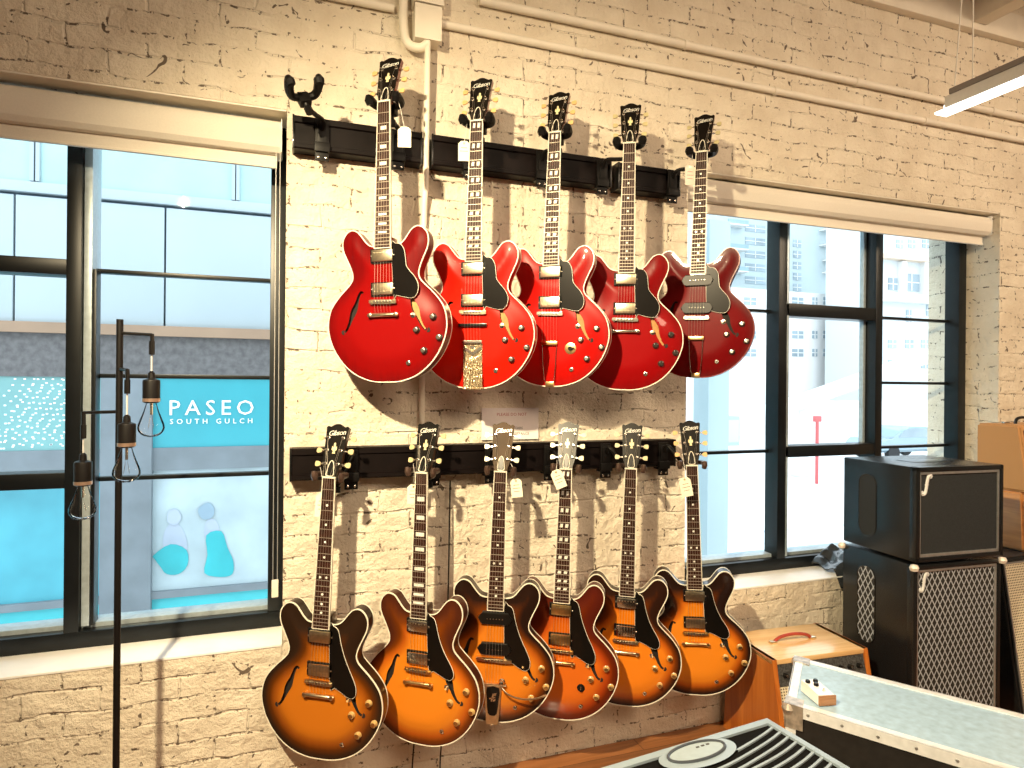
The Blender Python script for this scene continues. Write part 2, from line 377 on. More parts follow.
def pdist(x, z, poly):
    best = 1e9; j = len(poly) - 1
    for i in range(len(poly)):
        ax, az = poly[j]; bx, bz = poly[i]; dx, dz = bx - ax, bz - az; l = dx * dx + dz * dz
        t = 0 if l < 1e-12 else max(0, min(1, ((x - ax) * dx + (z - az) * dz) / l))
        d = (x - ax - t * dx) ** 2 + (z - az - t * dz) ** 2
        if d < best: best = d
        j = i
    return math.sqrt(best)

# ================================================================== GUITARS
HALF = [(1.7, -9.78), (3.4, -9.3), (4.9, -8.45), (6.25, -7.15), (7.3, -5.5), (7.9, -3.7), (7.95, -2.2), (7.6, -.8), (6.95, .25), (6.1, 1.2), (5.2, 2.05), (4.6, 2.75), (4.45, 3.5), (4.7, 4.4), (5.15, 5.4), (5.6, 6.4), (5.78, 7.3), (5.62, 8.2), (5.05, 8.92), (4.35, 9.15), (3.65, 8.88), (3.1, 8.25), (2.6, 7.6), (2.1, 7.15), (1.5, 6.97), (1.0, 6.95)]
raw = [(0, -9.86)] + HALF + [(-x, z) for x, z in HALF[::-1]]
OUT = catmull(raw, 4)
FHC = [(2.85, 1.2, .14), (3.2, 1.35, .16), (3.5, .85, .20), (3.75, -.05, .27), (4.0, -.75, .42), (4.25, -1.3, .40), (4.5, -2.0, .25), (4.85, -2.8, .18), (5.2, -3.35, .14), (5.5, -3.55, .16)]
def fhole(side):
    c = catmull([(x * side, z, w) for x, z, w in FHC], 2, closed=False)
    l, r = [], []
    for i, (x, z, w) in enumerate(c):
        a = c[max(0, i - 1)]; b2 = c[min(len(c) - 1, i + 1)]; dx, dz = b2[0] - a[0], b2[1] - a[1]; n = math.hypot(dx, dz)
        l.append((x - dz / n * w, z + dx / n * w)); r.append((x + dz / n * w, z - dx / n * w))
    # round eye at the lower end
    ex, ez = c[-1][0], c[-1][1]; a0 = math.atan2(l[-1][1] - ez, l[-1][0] - ex)
    eye = []
    for k in range(1, 8):
        a = a0 - side * 0 + (k / 8) * 2 * pi * .9 * (-1)
        eye.append((ex + .12 * side + .26 * cos(a), ez - .02 + .26 * sin(a)))
    poly = l + r[::-1]
    return poly, (ex + .12 * side, ez - .02)
def arch(x, z): # height of the carved top above the rim
    d = pdist(x, z, OUT); t = min(1, max(0, (d - .25) / 3.2)); return .5 * t * t * (3 - 2 * t)

def body_mesh(name, dz, fin, light_hole):
    holes = [fhole(s) for s in (-1, 1)]
    verts = [Vector(p) for p in OUT]; n = len(OUT); edges = [(i, (i + 1) % n) for i in range(n)]
    fh = []
    for poly, eye in holes:
        s = len(verts); verts += [Vector(p) for p in poly]; edges += [(s + i, s + (i + 1) % len(poly)) for i in range(len(poly))]
        circ = [(eye[0] + .31 * cos(a * pi / 6), eye[1] + .27 * sin(a * pi / 6)) for a in range(12)]
        fh.append((poly, circ))
    g = .42; x = -8
    while x < 8:
        z = -10
        while z < 9.3:
            if inside(x, z, OUT) and pdist(x, z, OUT) > .2 and all(pdist(x, z, h) > .12 for h, _ in fh): verts.append(Vector((x, z)))
            z += g
        x += g
    # thin ring just inside the rim for a smooth edge
    r = delaunay_2d_cdt([v.to_2d() for v in verts], edges, [], 0, 1e-5)
    V, F = r[0], r[2]
    m = MB(); lay = m.b.verts.layers.float.new('edge')
    front = []
    for v in V:
        d = pdist(v.x, v.y, OUT) if inside(v.x, v.y, OUT) else 0
        t = min(1, max(0, (d - .25) / 3.2)); h = .5 * t * t * (3 - 2 * t)
        bv = m.b.verts.new((v.x, -h, v.y + dz)); zq = min(1, max(0, (v.y - .5) / 4.0)); zq = zq * zq * (3 - 2 * zq)
        bv[lay] = min(1, d / 4 * (1 - zq * (.74 - .52 * math.exp(-(v.x / 2.3) ** 2)))); front.append((bv, h, d))
    back = {}
    for f in F:
        cx = sum(V[i].x for i in f) / 3; cz = sum(V[i].y for i in f) / 3
        if not inside(cx, cz, OUT): continue
        k = next((i for i, (h, _) in enumerate(fh) if inside(cx, cz, h)), None)
        if k is not None: continue
        try: m.b.faces.new([front[i][0] for i in f])
        except ValueError: pass
        bk = []
        for i in f:
            if i not in back:
                bv = m.b.verts.new((V[i].x, 1.75 + front[i][1] * .6, V[i].y + dz)); bv[lay] = min(1, front[i][2] / 4); back[i] = bv
            bk.append(back[i])
        try: m.b.faces.new(bk[::-1])
        except ValueError: pass
    for i in range(n):     # sides: the first n output verts are the rim (input order is kept)
        j = (i + 1) % n
        if i in back and j in back:
            try: m.b.faces.new((front[i][0], back[i], back[j], front[j][0]))
            except ValueError: pass
    # f-holes: walls and a floor just below, shade and lit wood put into their colours
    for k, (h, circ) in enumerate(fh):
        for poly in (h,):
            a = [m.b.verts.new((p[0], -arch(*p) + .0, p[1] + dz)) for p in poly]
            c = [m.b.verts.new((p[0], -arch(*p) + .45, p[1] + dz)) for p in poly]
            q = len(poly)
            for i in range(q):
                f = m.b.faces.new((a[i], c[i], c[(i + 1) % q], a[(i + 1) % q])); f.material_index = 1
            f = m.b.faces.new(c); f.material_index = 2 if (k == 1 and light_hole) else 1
    loose = [v for v in m.b.verts if not v.link_faces]
    bmesh.ops.delete(m.b, geom=loose, context='VERTS')
    # round black eye at the end of each f-hole: a flush disc, black for the shade inside
    for k, (h, circ) in enumerate(fh):
        ex = sum(p[0] for p in circ) / 12; ez = sum(p[1] for p in circ) / 12
        m.mi = 1; m.lathe([(.31, 0), (.31, .02)], 14, T(ex, -arch(ex, ez) + .012, ez + dz) @ FRONT); m.mi = 0
    bmesh.ops.recalc_face_normals(m.b, faces=m.b.faces[:])
    return m.mesh(name, [fin, HOLE, HOLET], True, 50)

def binding_mesh(name, dz, y0, y1, w, mat):
    m = MB(); n = len(OUT); P = []
    for i, p in enumerate(OUT):
        a, c = OUT[i - 1], OUT[(i + 1) % n]; dx, dzz = c[0] - a[0], c[1] - a[1]; l = math.hypot(dx, dzz)
        nx, nz = dzz / l, -dx / l           # outward (outline runs counter-clockwise seen from the front)
        o = (p[0] + nx * .025, p[1] + nz * .025 + dz); q = (p[0] - nx * w, p[1] - nz * w + dz)
        P.append([m.b.verts.new(v) for v in ((o[0], y0, o[1]), (q[0], y0 - .0, q[1]), (q[0], y1, q[1]), (o[0], y1, o[1]))])
    for i in range(n):
        a, c = P[i], P[(i + 1) % n]
        for k in range(4): m.b.faces.new((a[k], a[(k + 1) % 4], c[(k + 1) % 4], c[k]))
    return m.mesh(name, mat, True, 40)

NUT_Z = 24.75
fret = lambda k: NUT_Z - 24.75 * (1 - 2 ** (-k / 12))
FB_END = fret(22) - .35
def fby(z): return -.78 + (z - FB_END) / (NUT_Z - FB_END) * 1.08        # fretboard top plane
def fbw(z): return 1.12 - (z - FB_END) / (NUT_Z - FB_END) * .27         # half width
HD = Vector((0, sin(rad(19)), cos(rad(19))))                            # headstock runs back at an angle
HN = Vector((0, -cos(rad(19)), sin(rad(19))))                           # its face normal (towards viewer)
HO = Vector((0, fby(NUT_Z) + .12, NUT_Z + .05))
def hp(u, v, w=0): return HO + Vector((u, 0, 0)) + HD * v + HN * w
HEAD = [(.86, 0), (.88, .5), (1.12, 1.25), (1.22, 1.9), (1.30, 3.6), (1.42, 5.6), (1.50, 6.35), (1.30, 6.52), (.95, 6.42), (.6, 6.62), (.3, 6.78), (0, 6.82)]
HEADP = HEAD + [(-u, v) for u, v in HEAD[-2::-1]]

CACHE = {}
def cached(key, fn):
    if key not in CACHE: CACHE[key] = fn()
    return CACHE[key]

def m_neck(mat):
    m = MB()
    def ring(z, w, top, dep):
        return [(w * cos(a), top + dep * sin(a) if 0 < a < pi else top, z) for a in [pi * k / 10 for k in range(11)]]
    secs = []
    for k in range(13):
        z = 6.2 + (NUT_Z + .1 - 6.2) * k / 12; dep = .95 - .2 * k / 12
        secs.append([m.b.verts.new(p) for p in ring(z, fbw(z) - .02, fby(z) + .2, dep)])
    for a, c in zip(secs, secs[1:]):
        for i in range(10): m.b.faces.new((a[i], a[i + 1], c[i + 1], c[i]))
        m.b.faces.new((a[10], a[0], c[0], c[10]))
    m.b.faces.new(secs[0]); m.b.faces.new(secs[-1][::-1])
    m.box(-1.0, 1.0, .1, 1.6, 6.2, 8.0, .15)      # heel
    return m.mesh('neck', mat)
def m_head(face, back):
    m = MB(); n = len(HEADP)
    a = [m.b.verts.new(hp(u, v, 0)) for u, v in HEADP]; c = [m.b.verts.new(hp(u, v, -.6)) for u, v in HEADP]
    f = m.b.faces.new(a); f.material_index = 0; f2 = m.b.faces.new(c[::-1]); f2.material_index = 1
    for i in range(n):
        q = m.b.faces.new((a[i], c[i], c[(i + 1) % n], a[(i + 1) % n])); q.material_index = 1
    return m.mesh('headstock', [face, back], False)
def m_fb(mat):
    m = MB()
    a, b2 = FB_END, NUT_Z
    m.hull8([(-fbw(a) + .07, fby(a) + .22, a), (fbw(a) - .07, fby(a) + .22, a), (fbw(b2) - .07, fby(b2) + .22, b2), (-fbw(b2) + .07, fby(b2) + .22, b2),
             (-fbw(a) + .07, fby(a), a), (fbw(a) - .07, fby(a), a), (fbw(b2) - .07, fby(b2), b2), (-fbw(b2) + .07, fby(b2), b2)])
    return m.mesh('fretboard', mat, False)
def m_fbbind(mat):
    m = MB(); a, b2 = FB_END, NUT_Z
    for s in (-1, 1):
        m.hull8([(s * (fbw(a) - .085), fby(a) + .24, a), (s * fbw(a), fby(a) + .24, a), (s * fbw(b2), fby(b2) + .24, b2), (s * (fbw(b2) - .085), fby(b2) + .24, b2),
                 (s * (fbw(a) - .085), fby(a) - .015, a), (s * fbw(a), fby(a) - .015, a), (s * fbw(b2), fby(b2) - .015, b2), (s * (fbw(b2) - .085), fby(b2) - .015, b2)])
    m.box(-fbw(a), fbw(a), fby(a) - .01, fby(a) + .23, a - .08, a)
    return m.mesh('fretboard_binding', mat, False)
FRETM = S('fret_wire', (.50, .44, .36), .4, metal=.7, noise=.03, nscale=60)
def m_fret(k):
    m = MB()
    z = fret(k); w = fbw(z) - .03; m.box(-w, w, fby(z) - .045, fby(z) + .02, z - .035, z + .035, .015)
    return m.mesh('fret', FRETM, False)
def m_inlay(kind, k):
    m = MB()
    if 1:
        z = (fret(k) + fret(k - 1)) / 2; y = fby(z) - .012; h = (fret(k - 1) - fret(k)) * .30
        if kind == 'dot':
            for dx in ((-.42, .42) if k == 12 else (0,)): m.lathe([(.15, 0), (.15, .03)], 12, T(dx, y + .02, z) @ FRONT)
        elif kind == 'block':
            w = fbw(z) - .38; m.box(-w, w, y, y + .03, z - h, z + h)
        elif kind == 'small':
            w = fbw(z) - .52; m.box(-w, w, y, y + .03, z - h * .75, z + h * .75)
        else:
            w = fbw(z) - .25
            for s in (-1, 1):
                m.prism([(s * w * .52 - w * .34, z - h), (s * w * .52 + w * .22, z - h), (s * w * .52 + w * .34, z + h), (s * w * .52 - w * .22, z + h)], y, y + .03)
    return m.mesh('position_inlay', PEARL, False)
def m_nut():
    m = MB(); m.box(-.87, .87, fby(NUT_Z) - .07, fby(NUT_Z) + .2, NUT_Z - .02, NUT_Z + .17, .03); return m.mesh('nut', IVORY)
def m_trc():
    m = MB(); o = [(-.42, .25), (.42, .25), (.42, .9), (.34, 1.5), (.18, 1.95), (0, 2.1), (-.18, 1.95), (-.34, 1.5), (-.42, .9)]
    p = catmull(o, 3); m.mi = 1
    m.tube([hp(u, v, .04) for u, v in p], .055, 6, closed=True); m.mi = 0
    a = [m.b.verts.new(hp(u, v, .05)) for u, v in p]; m.b.faces.new(a)
    return m.mesh('truss_rod_cover', [BLACKP, IVORY])
def m_crown(kind):
    m = MB()
    if kind == 'split':
        polys = [[(-.05, 3.2), (-.42, 3.75), (-.05, 4.3)], [(.05, 3.2), (.42, 3.75), (.05, 4.3)]]
    else:   # bunch-of-petals inlay: three lobes over a small foot
        polys = [[(-.2, 3.0), (.2, 3.0), (.12, 3.3), (.34, 3.5), (.3, 3.95), (.14, 3.75), (.12, 4.3), (0, 4.42), (-.12, 4.3), (-.14, 3.75), (-.3, 3.95), (-.34, 3.5), (-.12, 3.3)]]
    for p in polys:
        a = [m.b.verts.new(hp(u, v, .03)) for u, v in p]; c = [m.b.verts.new(hp(u, v, 0)) for u, v in p]
        m.b.faces.new(a)
        for i in range(len(p)): m.b.faces.new((a[i], c[i], c[(i + 1) % len(p)], a[(i + 1) % len(p)]))
    return m.mesh('head_inlay', S('crown_inlay', (.72, .62, .36), .3, noise=.1), False)
def m_logo():
    me = text_mesh('headstock_logo', 'Gibson', .92, PEARL, .02, .35, spacing=.86)
    me.transform(Matrix.Rotation(rad(4), 4, 'Y') if False else Matrix.Identity(4))
    R = Matrix((Vector((1, 0, 0)), -HN, HD)).transposed().to_4x4()
    me.transform(Matrix.Translation(hp(0, 5.62, .03) * IN) @ R @ Matrix.Rotation(rad(-7), 4, 'Y')); return me
def m_peg(s, v, mat):
    m = MB(); R = Matrix((Vector((1, 0, 0)), HD, HN)).transposed().to_4x4()
    pu = {1.7: .82, 3.4: .88, 5.0: .98}[v]
    m.mi = 0
    m.lathe([(.21, 0), (.21, .05), (.13, .08), (.12, .42), (.09, .45)], 12, T(*hp(s * pu, v)) @ R)
    e = 1.26 + (v - 1.7) * .055
    m.tube([hp(s * (e - .25), v, -.38), hp(s * (e + .42), v, -.38)], .085, 8)
    m.tube([hp(s * (e + .02), v, -.38), hp(s * (e + .14), v, -.38)], .17, 8)
    m.mi = 1
    o = [(-.12, -.16), (-.12, .16), (.15, .30), (.42, .33), (.56, .2), (.56, -.2), (.42, -.33), (.15, -.30)]
    c0 = [(hp(s * (e + .5 + u), v + w2, -.30)) for u, w2 in catmull(o, 2)]; c1 = [(hp(s * (e + .5 + u), v + w2, -.47)) for u, w2 in catmull(o, 2)]
    a = [m.b.verts.new(q) for q in c0]; c = [m.b.verts.new(q) for q in c1]; k = len(a)
    fs = [m.b.faces.new(a), m.b.faces.new(c[::-1])] + [m.b.faces.new((a[i], c[i], c[(i + 1) % k], a[(i + 1) % k])) for i in range(k)]
    for f in fs: f.material_index = 1
    return m.mesh('tuning_peg', [CHROME, mat])
SADDLE_Y = -1.12
def m_string(i, tail):
    m = MB(); u = (i - 2.5) / 2.5
    order = {0: (-1, 1.7), 1: (-1, 3.4), 2: (-1, 5.0), 3: (1, 5.0), 4: (1, 3.4), 5: (1, 1.7)}
    s, v = order[i]; pu = {1.7: .82, 3.4: .88, 5.0: .98}[v]
    pts = [Vector((u * 1.0, SADDLE_Y + .3 if tail[0] < -2.6 else -.85, tail[0])), Vector((u * 1.02, SADDLE_Y, 0)), Vector((u * .71, fby(NUT_Z) - .09, NUT_Z + .1)), hp(s * pu, v, .3)]
    r = [.02, .019, .018, .015, .014, .013][i]
    m.tube(pts, r, 5); return m.mesh('string', STRING)
def m_hum(z, ring_z):
    m = MB(); m.prism([(-1.66, z - .86), (1.66, z - .86), (1.66, z + .86), (-1.66, z + .86)], -.72, -.36, bev=.06); return m.mesh('pickup_ring', BLACKP, False)
def m_cover(z, mat):
    m = MB(); m.box(-1.36, 1.36, -1.0, -.5, z - .70, z + .70, .10); return m.mesh('pickup', mat)
def m_poles(z, zo, mat):
    m = MB()
    for i in range(6): m.lathe([(.085, 0), (.085, .035), (.05, .045)], 10, T(-1.02 + i * .408, -1.0, z + zo) @ FRONT)
    return m.mesh('pole_screws', mat)
def m_screws(z):
    m = MB()
    for s in (-1, 1): m.lathe([(.10, 0), (.10, .05), (.05, .08)], 10, T(s * 1.5, -.72, z) @ FRONT)
    return m.mesh('ring_screws', CHROME)
def m_p90(z, mat):
    m = MB()
    o = [(-1.72, z - .82), (1.72, z - .82), (1.85, z - .5), (2.25, z - .1), (2.25, z + .1), (1.85, z + .5), (1.72, z + .82), (-1.72, z + .82), (-1.85, z + .5), (-2.25, z + .1), (-2.25, z - .1), (-1.85, z - .5)]
    m.prism(o, -.93, -.3, bev=.1); return m.mesh('pickup', mat, True, 30)
def m_bridge(mat, wide):
    m = MB(); w = 2.35 if wide else 1.78
    m.prism(catmull([(-w, -.12), (-w * .9, -.24), (0, -.27), (w * .9, -.24), (w, -.12), (w, .12), (w * .9, .22), (0, .25), (-w * .9, .22), (-w, .12)], 2), -.98, -.72, RY(2), bev=.03)
    for s in (-1, 1): m.lathe([(.13, 0), (.13, .35), (.3, .36), (.3, .44), (.12, .45), (.12, .62)], 14, T(s * 1.5, -.45, 0) @ FRONT)
    return m.mesh('bridge', mat)
def m_saddles():
    m = MB()
    for i in range(6): m.box(-1.18 + i * .408, -.86 + i * .408, -1.09, -.9, -.13, .13, .04)
    return m.mesh('saddles', CHROME)
def m_stop(mat):
    m = MB()
    m.tube([(-1.98, -.78, -1.62), (-1.7, -.84, -1.62), (0, -.86, -1.62), (1.7, -.84, -1.62), (1.98, -.78, -1.62)], [.2, .26, .24, .26, .2], 12)
    for s in (-1, 1): m.lathe([(.2, 0), (.2, .5), (.27, .52), (.27, .64), (.14, .68)], 14, T(s * 1.72, -.46, -1.62) @ FRONT)
    return m.mesh('tailpiece', mat)
def m_bar(zc, w, h, mat):
    m = MB(); m.box(-w, w, -.98, -.72, zc - h, zc + h, .08); return m.mesh('string_bar', mat)
def m_trap(zc, dz, mat):
    m = MB(); b2 = -9.75 + dz
    m.box(-1.12, 1.12, -.98, -.70, zc - .28, zc + .28, .07); m.mi = 1
    for s in (-1, 1): m.tube([(s * 1.0, -.78, zc), (s * .88, -.72, (zc + b2) / 2), (s * .66, -.5, b2 + .75), (s * .55, -.35, b2 + .5)], .065, 8)
    m.mi = 0; m.box(-.6, .6, -.36, -.02, b2 - .1, b2 + .55, .06)
    m.box(-.6, .6, -.1, 1.1, b2 - .18, b2 - .08, .03)
    return m.mesh('trapeze_tailpiece', [mat, CHROME])
def engraved():
    m, nt, b = newmat('engraved_plate'); tc = N(nt, 'ShaderNodeTexCoord'); w = N(nt, 'ShaderNodeTexWave'); w.inputs['Scale'].default_value = 60; w.inputs['Distortion'].default_value = 14; w.inputs['Detail'].default_value = 2
    L(nt, tc.outputs['Object'], w.inputs['Vector']); r = ramp(nt, [(.25, (.20, .10, .04)), (.5, (.90, .62, .30)), (.8, (1, .88, .62))]); L(nt, w.outputs['Fac'], r.inputs['Fac'])
    L(nt, r.outputs['Color'], b.inputs['Base Color']); b.inputs['Metallic'].default_value = .9; b.inputs['Roughness'].default_value = .3
    bp = N(nt, 'ShaderNodeBump'); bp.inputs['Strength'].default_value = .5; bp.inputs['Distance'].default_value = .001; L(nt, w.outputs['Fac'], bp.inputs['Height']); L(nt, bp.outputs['Normal'], b.inputs['Normal'])
    return m
ENGR = engraved()
def m_maestro():
    m = MB()
    m.prism([(-1.28, -9.7), (1.28, -9.7), (1.28, -4.0), (-1.28, -4.0)], -.66, -.45, bev=.05)
    m.box(-1.28, 1.28, -.6, 1.0, -9.98, -9.7, .04)
    return m.mesh('vibrola_plate', ENGR, False)
def m_maestro2():
    m = MB(); m.box(-1.3, 1.3, -.98, -.62, -4.05, -3.65, .06)
    for s in (-1, 1): m.prism([(s * 1.2, -4.3), (s * 1.2, -4.75), (0, -5.6), (0, -5.15)], -.78, -.66)
    m.prism([(-.5, -4.3), (.5, -4.3), (0, -4.8)], -.76, -.66)
    return m.mesh('string_anchor', CHROME, False)
def m_bigsby():
    m = MB()
    m.box(-1.35, 1.35, -.95, -.6, -3.45, -3.15, .1)                              # axle housing
    m.tube([(-1.75, -.8, -3.3), (1.75, -.8, -3.3)], .16, 10)
    o = [(-1.15, -3.3), (1.15, -3.3), (1.0, -6.0), (.8, -8.6), (-.8, -8.6), (-1.0, -6.0)]
    m.prism(o, -.74, -.55, bev=.05); m.box(-.78, .78, -.7, 1.0, -8.75, -8.55, .05)
    return m.mesh('vibrato_tailpiece', GOLDN)
def m_bigsby_inset():
    m = MB(); m.prism(catmull([(-.82, -3.75), (.82, -3.75), (.78, -5.4), (.6, -7.2), (0, -7.5), (-.6, -7.2), (-.78, -5.4)], 2), -.77, -.72); return m.mesh('tailpiece_inset', BLACKP, False)
def m_bigsby_mark():
    m = MB()
    for p in ([(-.3, -5.6), (-.08, -5.6), (.2, -4.5), (-.02, -4.5)], [(-.5, -5.15), (-.42, -5.35), (.3, -5.1), (.38, -4.9)], [(.1, -4.5), (.5, -4.4), (.45, -4.75), (.15, -4.8)], [(.0, -5.6), (.35, -5.5), (.4, -5.15), (.1, -5.3)]):
        m.prism(p, -.80, -.765)
    return m.mesh('tailpiece_emblem', CHROME, False)
def m_arm():
    m = MB(); m.tube(catmull([(1.0, -1.2, -2.9), (1.4, -1.35, -3.6), (2.4, -1.55, -4.2), (4.0, -1.6, -4.5), (5.6, -1.55, -4.35), (6.9, -1.5, -3.9)], 4, False), .11, 8)
    m.tube([(6.6, -1.5, -4.0), (7.1, -1.5, -3.8)], .16, 8); return m.mesh('vibrato_arm', GOLDN)
def m_spring():
    m = MB(); m.lathe([(.36, 0), (.40, .15), (.30, .2), (.30, .6), (.38, .65), (.3, .85), (.12, .95)], 14, T(1.15, -.75, -2.75) @ FRONT); return m.mesh('arm_bracket', CHROME)
def m_guard(kind, dz):
    if kind == 'short': o = [(1.2, 6.9), (1.7, 7.0), (2.4, 6.85), (2.85, 6.1), (3.0, 5.0), (3.1, 4.2), (3.6, 3.5), (4.2, 2.8), (4.6, 1.9), (4.5, 1.0), (4.05, .4), (3.4, .35), (2.5, .55), (1.75, .75), (1.42, .8)]
    else: o = [(1.2, 6.9), (1.7, 7.0), (2.2, 6.7), (2.45, 6.0), (2.7, 4.9), (3.15, 3.5), (3.75, 2.1), (4.35, .9), (4.75, -.2), (4.7, -1.1), (4.25, -1.5), (3.6, -1.35), (2.8, -.85), (2.0, -.45), (1.42, -.3)]
    if kind == 'mid': o = [(x, z if z > 3 else 3 + (z - 3) * .82) for x, z in o]
    p = catmull(o, 3)
    m = MB(); a = []; c = []
    # a flat plate floating over the arch
    m.prism([(x, z + dz * .3) for x, z in p], -.72, -.62)
    return m.mesh('pickguard', GUARD, False), [(x, z + dz * .3) for x, z in p]
def m_guardedge(p):
    m = MB(); m.tube([(x, -.675, z) for x, z in p], .05, 6, closed=True); return m.mesh('pickguard_edge', IVORY)
def m_knob(x, z, mat, cap):
    m = MB(); y = -arch(x, z)
    m.lathe([(.44, 0), (.43, .09), (.36, .14), (.33, .42), (.30, .46)], 20, T(0, y, 0) @ FRONT); m.mi = 1
    m.lathe([(.29, .44), (.29, .49), (.24, .51), (.1, .49)], 16, T(0, y, 0) @ FRONT)
    return m.mesh('control_knob', [mat, cap])
def m_toggle():
    m = MB(); m.lathe([(.34, 0), (.34, .05), (.2, .07), (.2, .16), (.1, .18)], 16, FRONT)
    m.mi = 1; m.tube([(0, -.15, 0), (.05, -.42, .06), (.08, -.6, .1)], [.06, .09, .13], 8); return m.mesh('toggle_switch', [CHROME, PEGA])
def m_jack():
    m = MB(); m.lathe([(.3, 0), (.3, .05), (.2, .08), (.2, .14)], 14, FRONT); m.mi = 1; m.lathe([(.11, .13), (.11, .15)], 10, FRONT); return m.mesh('output_jack', [CHROME, HOLE])
def m_varitone():
    m = MB(); m.lathe([(.78, 0), (.78, .04), (.7, .06)], 24, FRONT); m.mi = 1; m.lathe([(.3, .05), (.28, .35)], 16, FRONT)
    m.prism([(-.1, -.12), (.62, .02), (.62, .12), (-.1, .16)], -.42, -.3); return m.mesh('selector_dial', [GOLD, BLACKP])
def m_pointer():
    m = MB(); m.lathe([(.55, 0), (.53, .05), (.32, .12), (.28, .42)], 16, FRONT); m.mi = 1; m.box(-.06, .06, -.47, -.4, -.1, .3, .01); return m.mesh('selector_knob', [BLACKP, CHROME])

def guitar(key, loc, rot, label, group, fin, neck, inlay, pick, bridge, tail, guard, knob, cap, pegs, crown, dz=0., bind=IVORY, headface=HEADB, light=False, extra=None, cover=CHROME, bmat=CHROME, logo=True):
    g = thing('electric_guitar', label, 'guitar', (loc[0], loc[1] - 88.5, loc[2] + 55.7), tuple(rad(a) for a in rot), group)
    A = lambda name, me, par=g, l=(0, 0, 0): link(name, me, par, l)
    A('body', cached(('body', dz, fin, light), lambda: body_mesh('body', dz, FIN[fin], light)))
    A('front_binding', cached(('bf', dz, bind.name), lambda: binding_mesh('front_binding', dz, -.03, .14, .095, bind)))
    A('back_binding', cached(('bb', dz, bind.name), lambda: binding_mesh('back_binding', dz, 1.62, 1.79, .1, bind)))
    A('neck', cached(('neck', neck.name), lambda: m_neck(neck)))
    h = A('headstock', cached(('head', headface.name, neck.name), lambda: m_head(headface, neck)))
    if logo: A('headstock_logo', cached('logo', m_logo), h)
    A('truss_rod_cover', cached('trc', m_trc), h)
    if crown: A('head_inlay', cached(('crown', crown), lambda: m_crown(crown)), h)
    for s in (-1, 1):
        for v in (1.7, 3.4, 5.0): A('tuning_peg', cached(('peg', s, v, pegs.name), lambda: m_peg(s, v, pegs)), h)
    f = A('fretboard', cached('fb', lambda: m_fb(ROSE)))
    A('fretboard_binding', cached('fbb', lambda: m_fbbind(IVORY)), f); 
    for k in range(1, 23): A('fret', cached(('fret', k), lambda: m_fret(k)), f)
    for k in (1, 3, 5, 7, 9, 12, 15, 17, 19):
        if k > 1 or inlay == 'double': A('position_inlay', cached(('inl', inlay, k), lambda: m_inlay(inlay, k)), f)
    A('nut', cached('nut', m_nut))
    for z, zo in ((5.62, .32), (1.55, -.32)):
        if pick == 'hum':
            r = A('pickup_ring', cached(('ring', z), lambda: m_hum(z, z))); A('ring_screws', cached(('rs', z), lambda: m_screws(z)), r)
            p = A('pickup', cached(('cov', z, cover.name), lambda: m_cover(z, cover))); A('pole_screws', cached(('pol', z, zo, 1), lambda: m_poles(z, zo, GOLDN)), p)
        else:
            p = A('pickup', cached(('p90', z, cover.name), lambda: m_p90(z - .1, cover))); A('pole_screws', cached(('pol', z, 0, 2), lambda: m_poles(z - .1, 0, CHROME)), p)
    b_ = A('bridge', cached(('br', bridge, bmat.name), lambda: m_bridge(bmat, bridge == 'wide'))); A('saddles', cached('sad', m_saddles), b_)
    tz = -1.62
    if tail == 'stop': A('tailpiece', cached(('stop', bmat.name), lambda: m_stop(bmat)))
    elif tail == 'trapeze': tz = -3.9; A('tailpiece', cached(('trap', 0), lambda: m_trap(-4.0, 0, GOLD)))
    elif tail == 'trapeze_high': tz = -3.0; A('tailpiece', cached(('trap', 1), lambda: m_trap(-3.0, dz, GOLD)))
    elif tail == 'maestro':
        tz = -3.7; A('vibrola_plate', cached('ma', m_maestro)); A('string_anchor', cached('ma2', m_maestro2)); A('mounting_bar', cached('mab', lambda: m_bar(-1.65, 1.9, .22, BLACKP)))
    elif tail == 'bigsby':
        tz = -3.2; t = A('vibrato_tailpiece', cached('bg', m_bigsby)); A('tailpiece_inset', cached('bgi', m_bigsby_inset), t); A('tailpiece_emblem', cached('bge', m_bigsby_mark), t)
        A('vibrato_arm', cached('arm', m_arm)); A('arm_bracket', cached('spr', m_spring))
    gm, gp = cached(('guard', guard, dz), lambda: m_guard(guard, dz)); q = A('pickguard', gm); A('pickguard_edge', cached(('ge', guard, dz), lambda: m_guardedge(gp)), q)
    for i in range(6): A('string', cached(('str', i, tz), lambda: m_string(i, (tz,))))
    for (x, z) in ((6.30, -2.03), (4.26, -3.56), (6.98, -4.52), (5.04, -6.05)):
        A('control_knob', cached(('kn', x, z, knob.name, cap.name), lambda: m_knob(x, z, knob, cap)), g, (x, 0, z + dz))
    A('toggle_switch', cached('tog', m_toggle), g, (3.80, -arch(3.8, -1.75), -1.75 + dz)); A('output_jack', cached('jack', m_jack), g, (2.96, -arch(2.96, -7.53), -7.53 + dz))
    if extra == 'dial': A('selector_dial', cached('dial', m_varitone), g, (2.85, -.5, -4.7))
    if extra == 'pointer': A('selector_knob', cached('ptr', m_pointer), g, (2.95, -.5, -4.9))
    return g

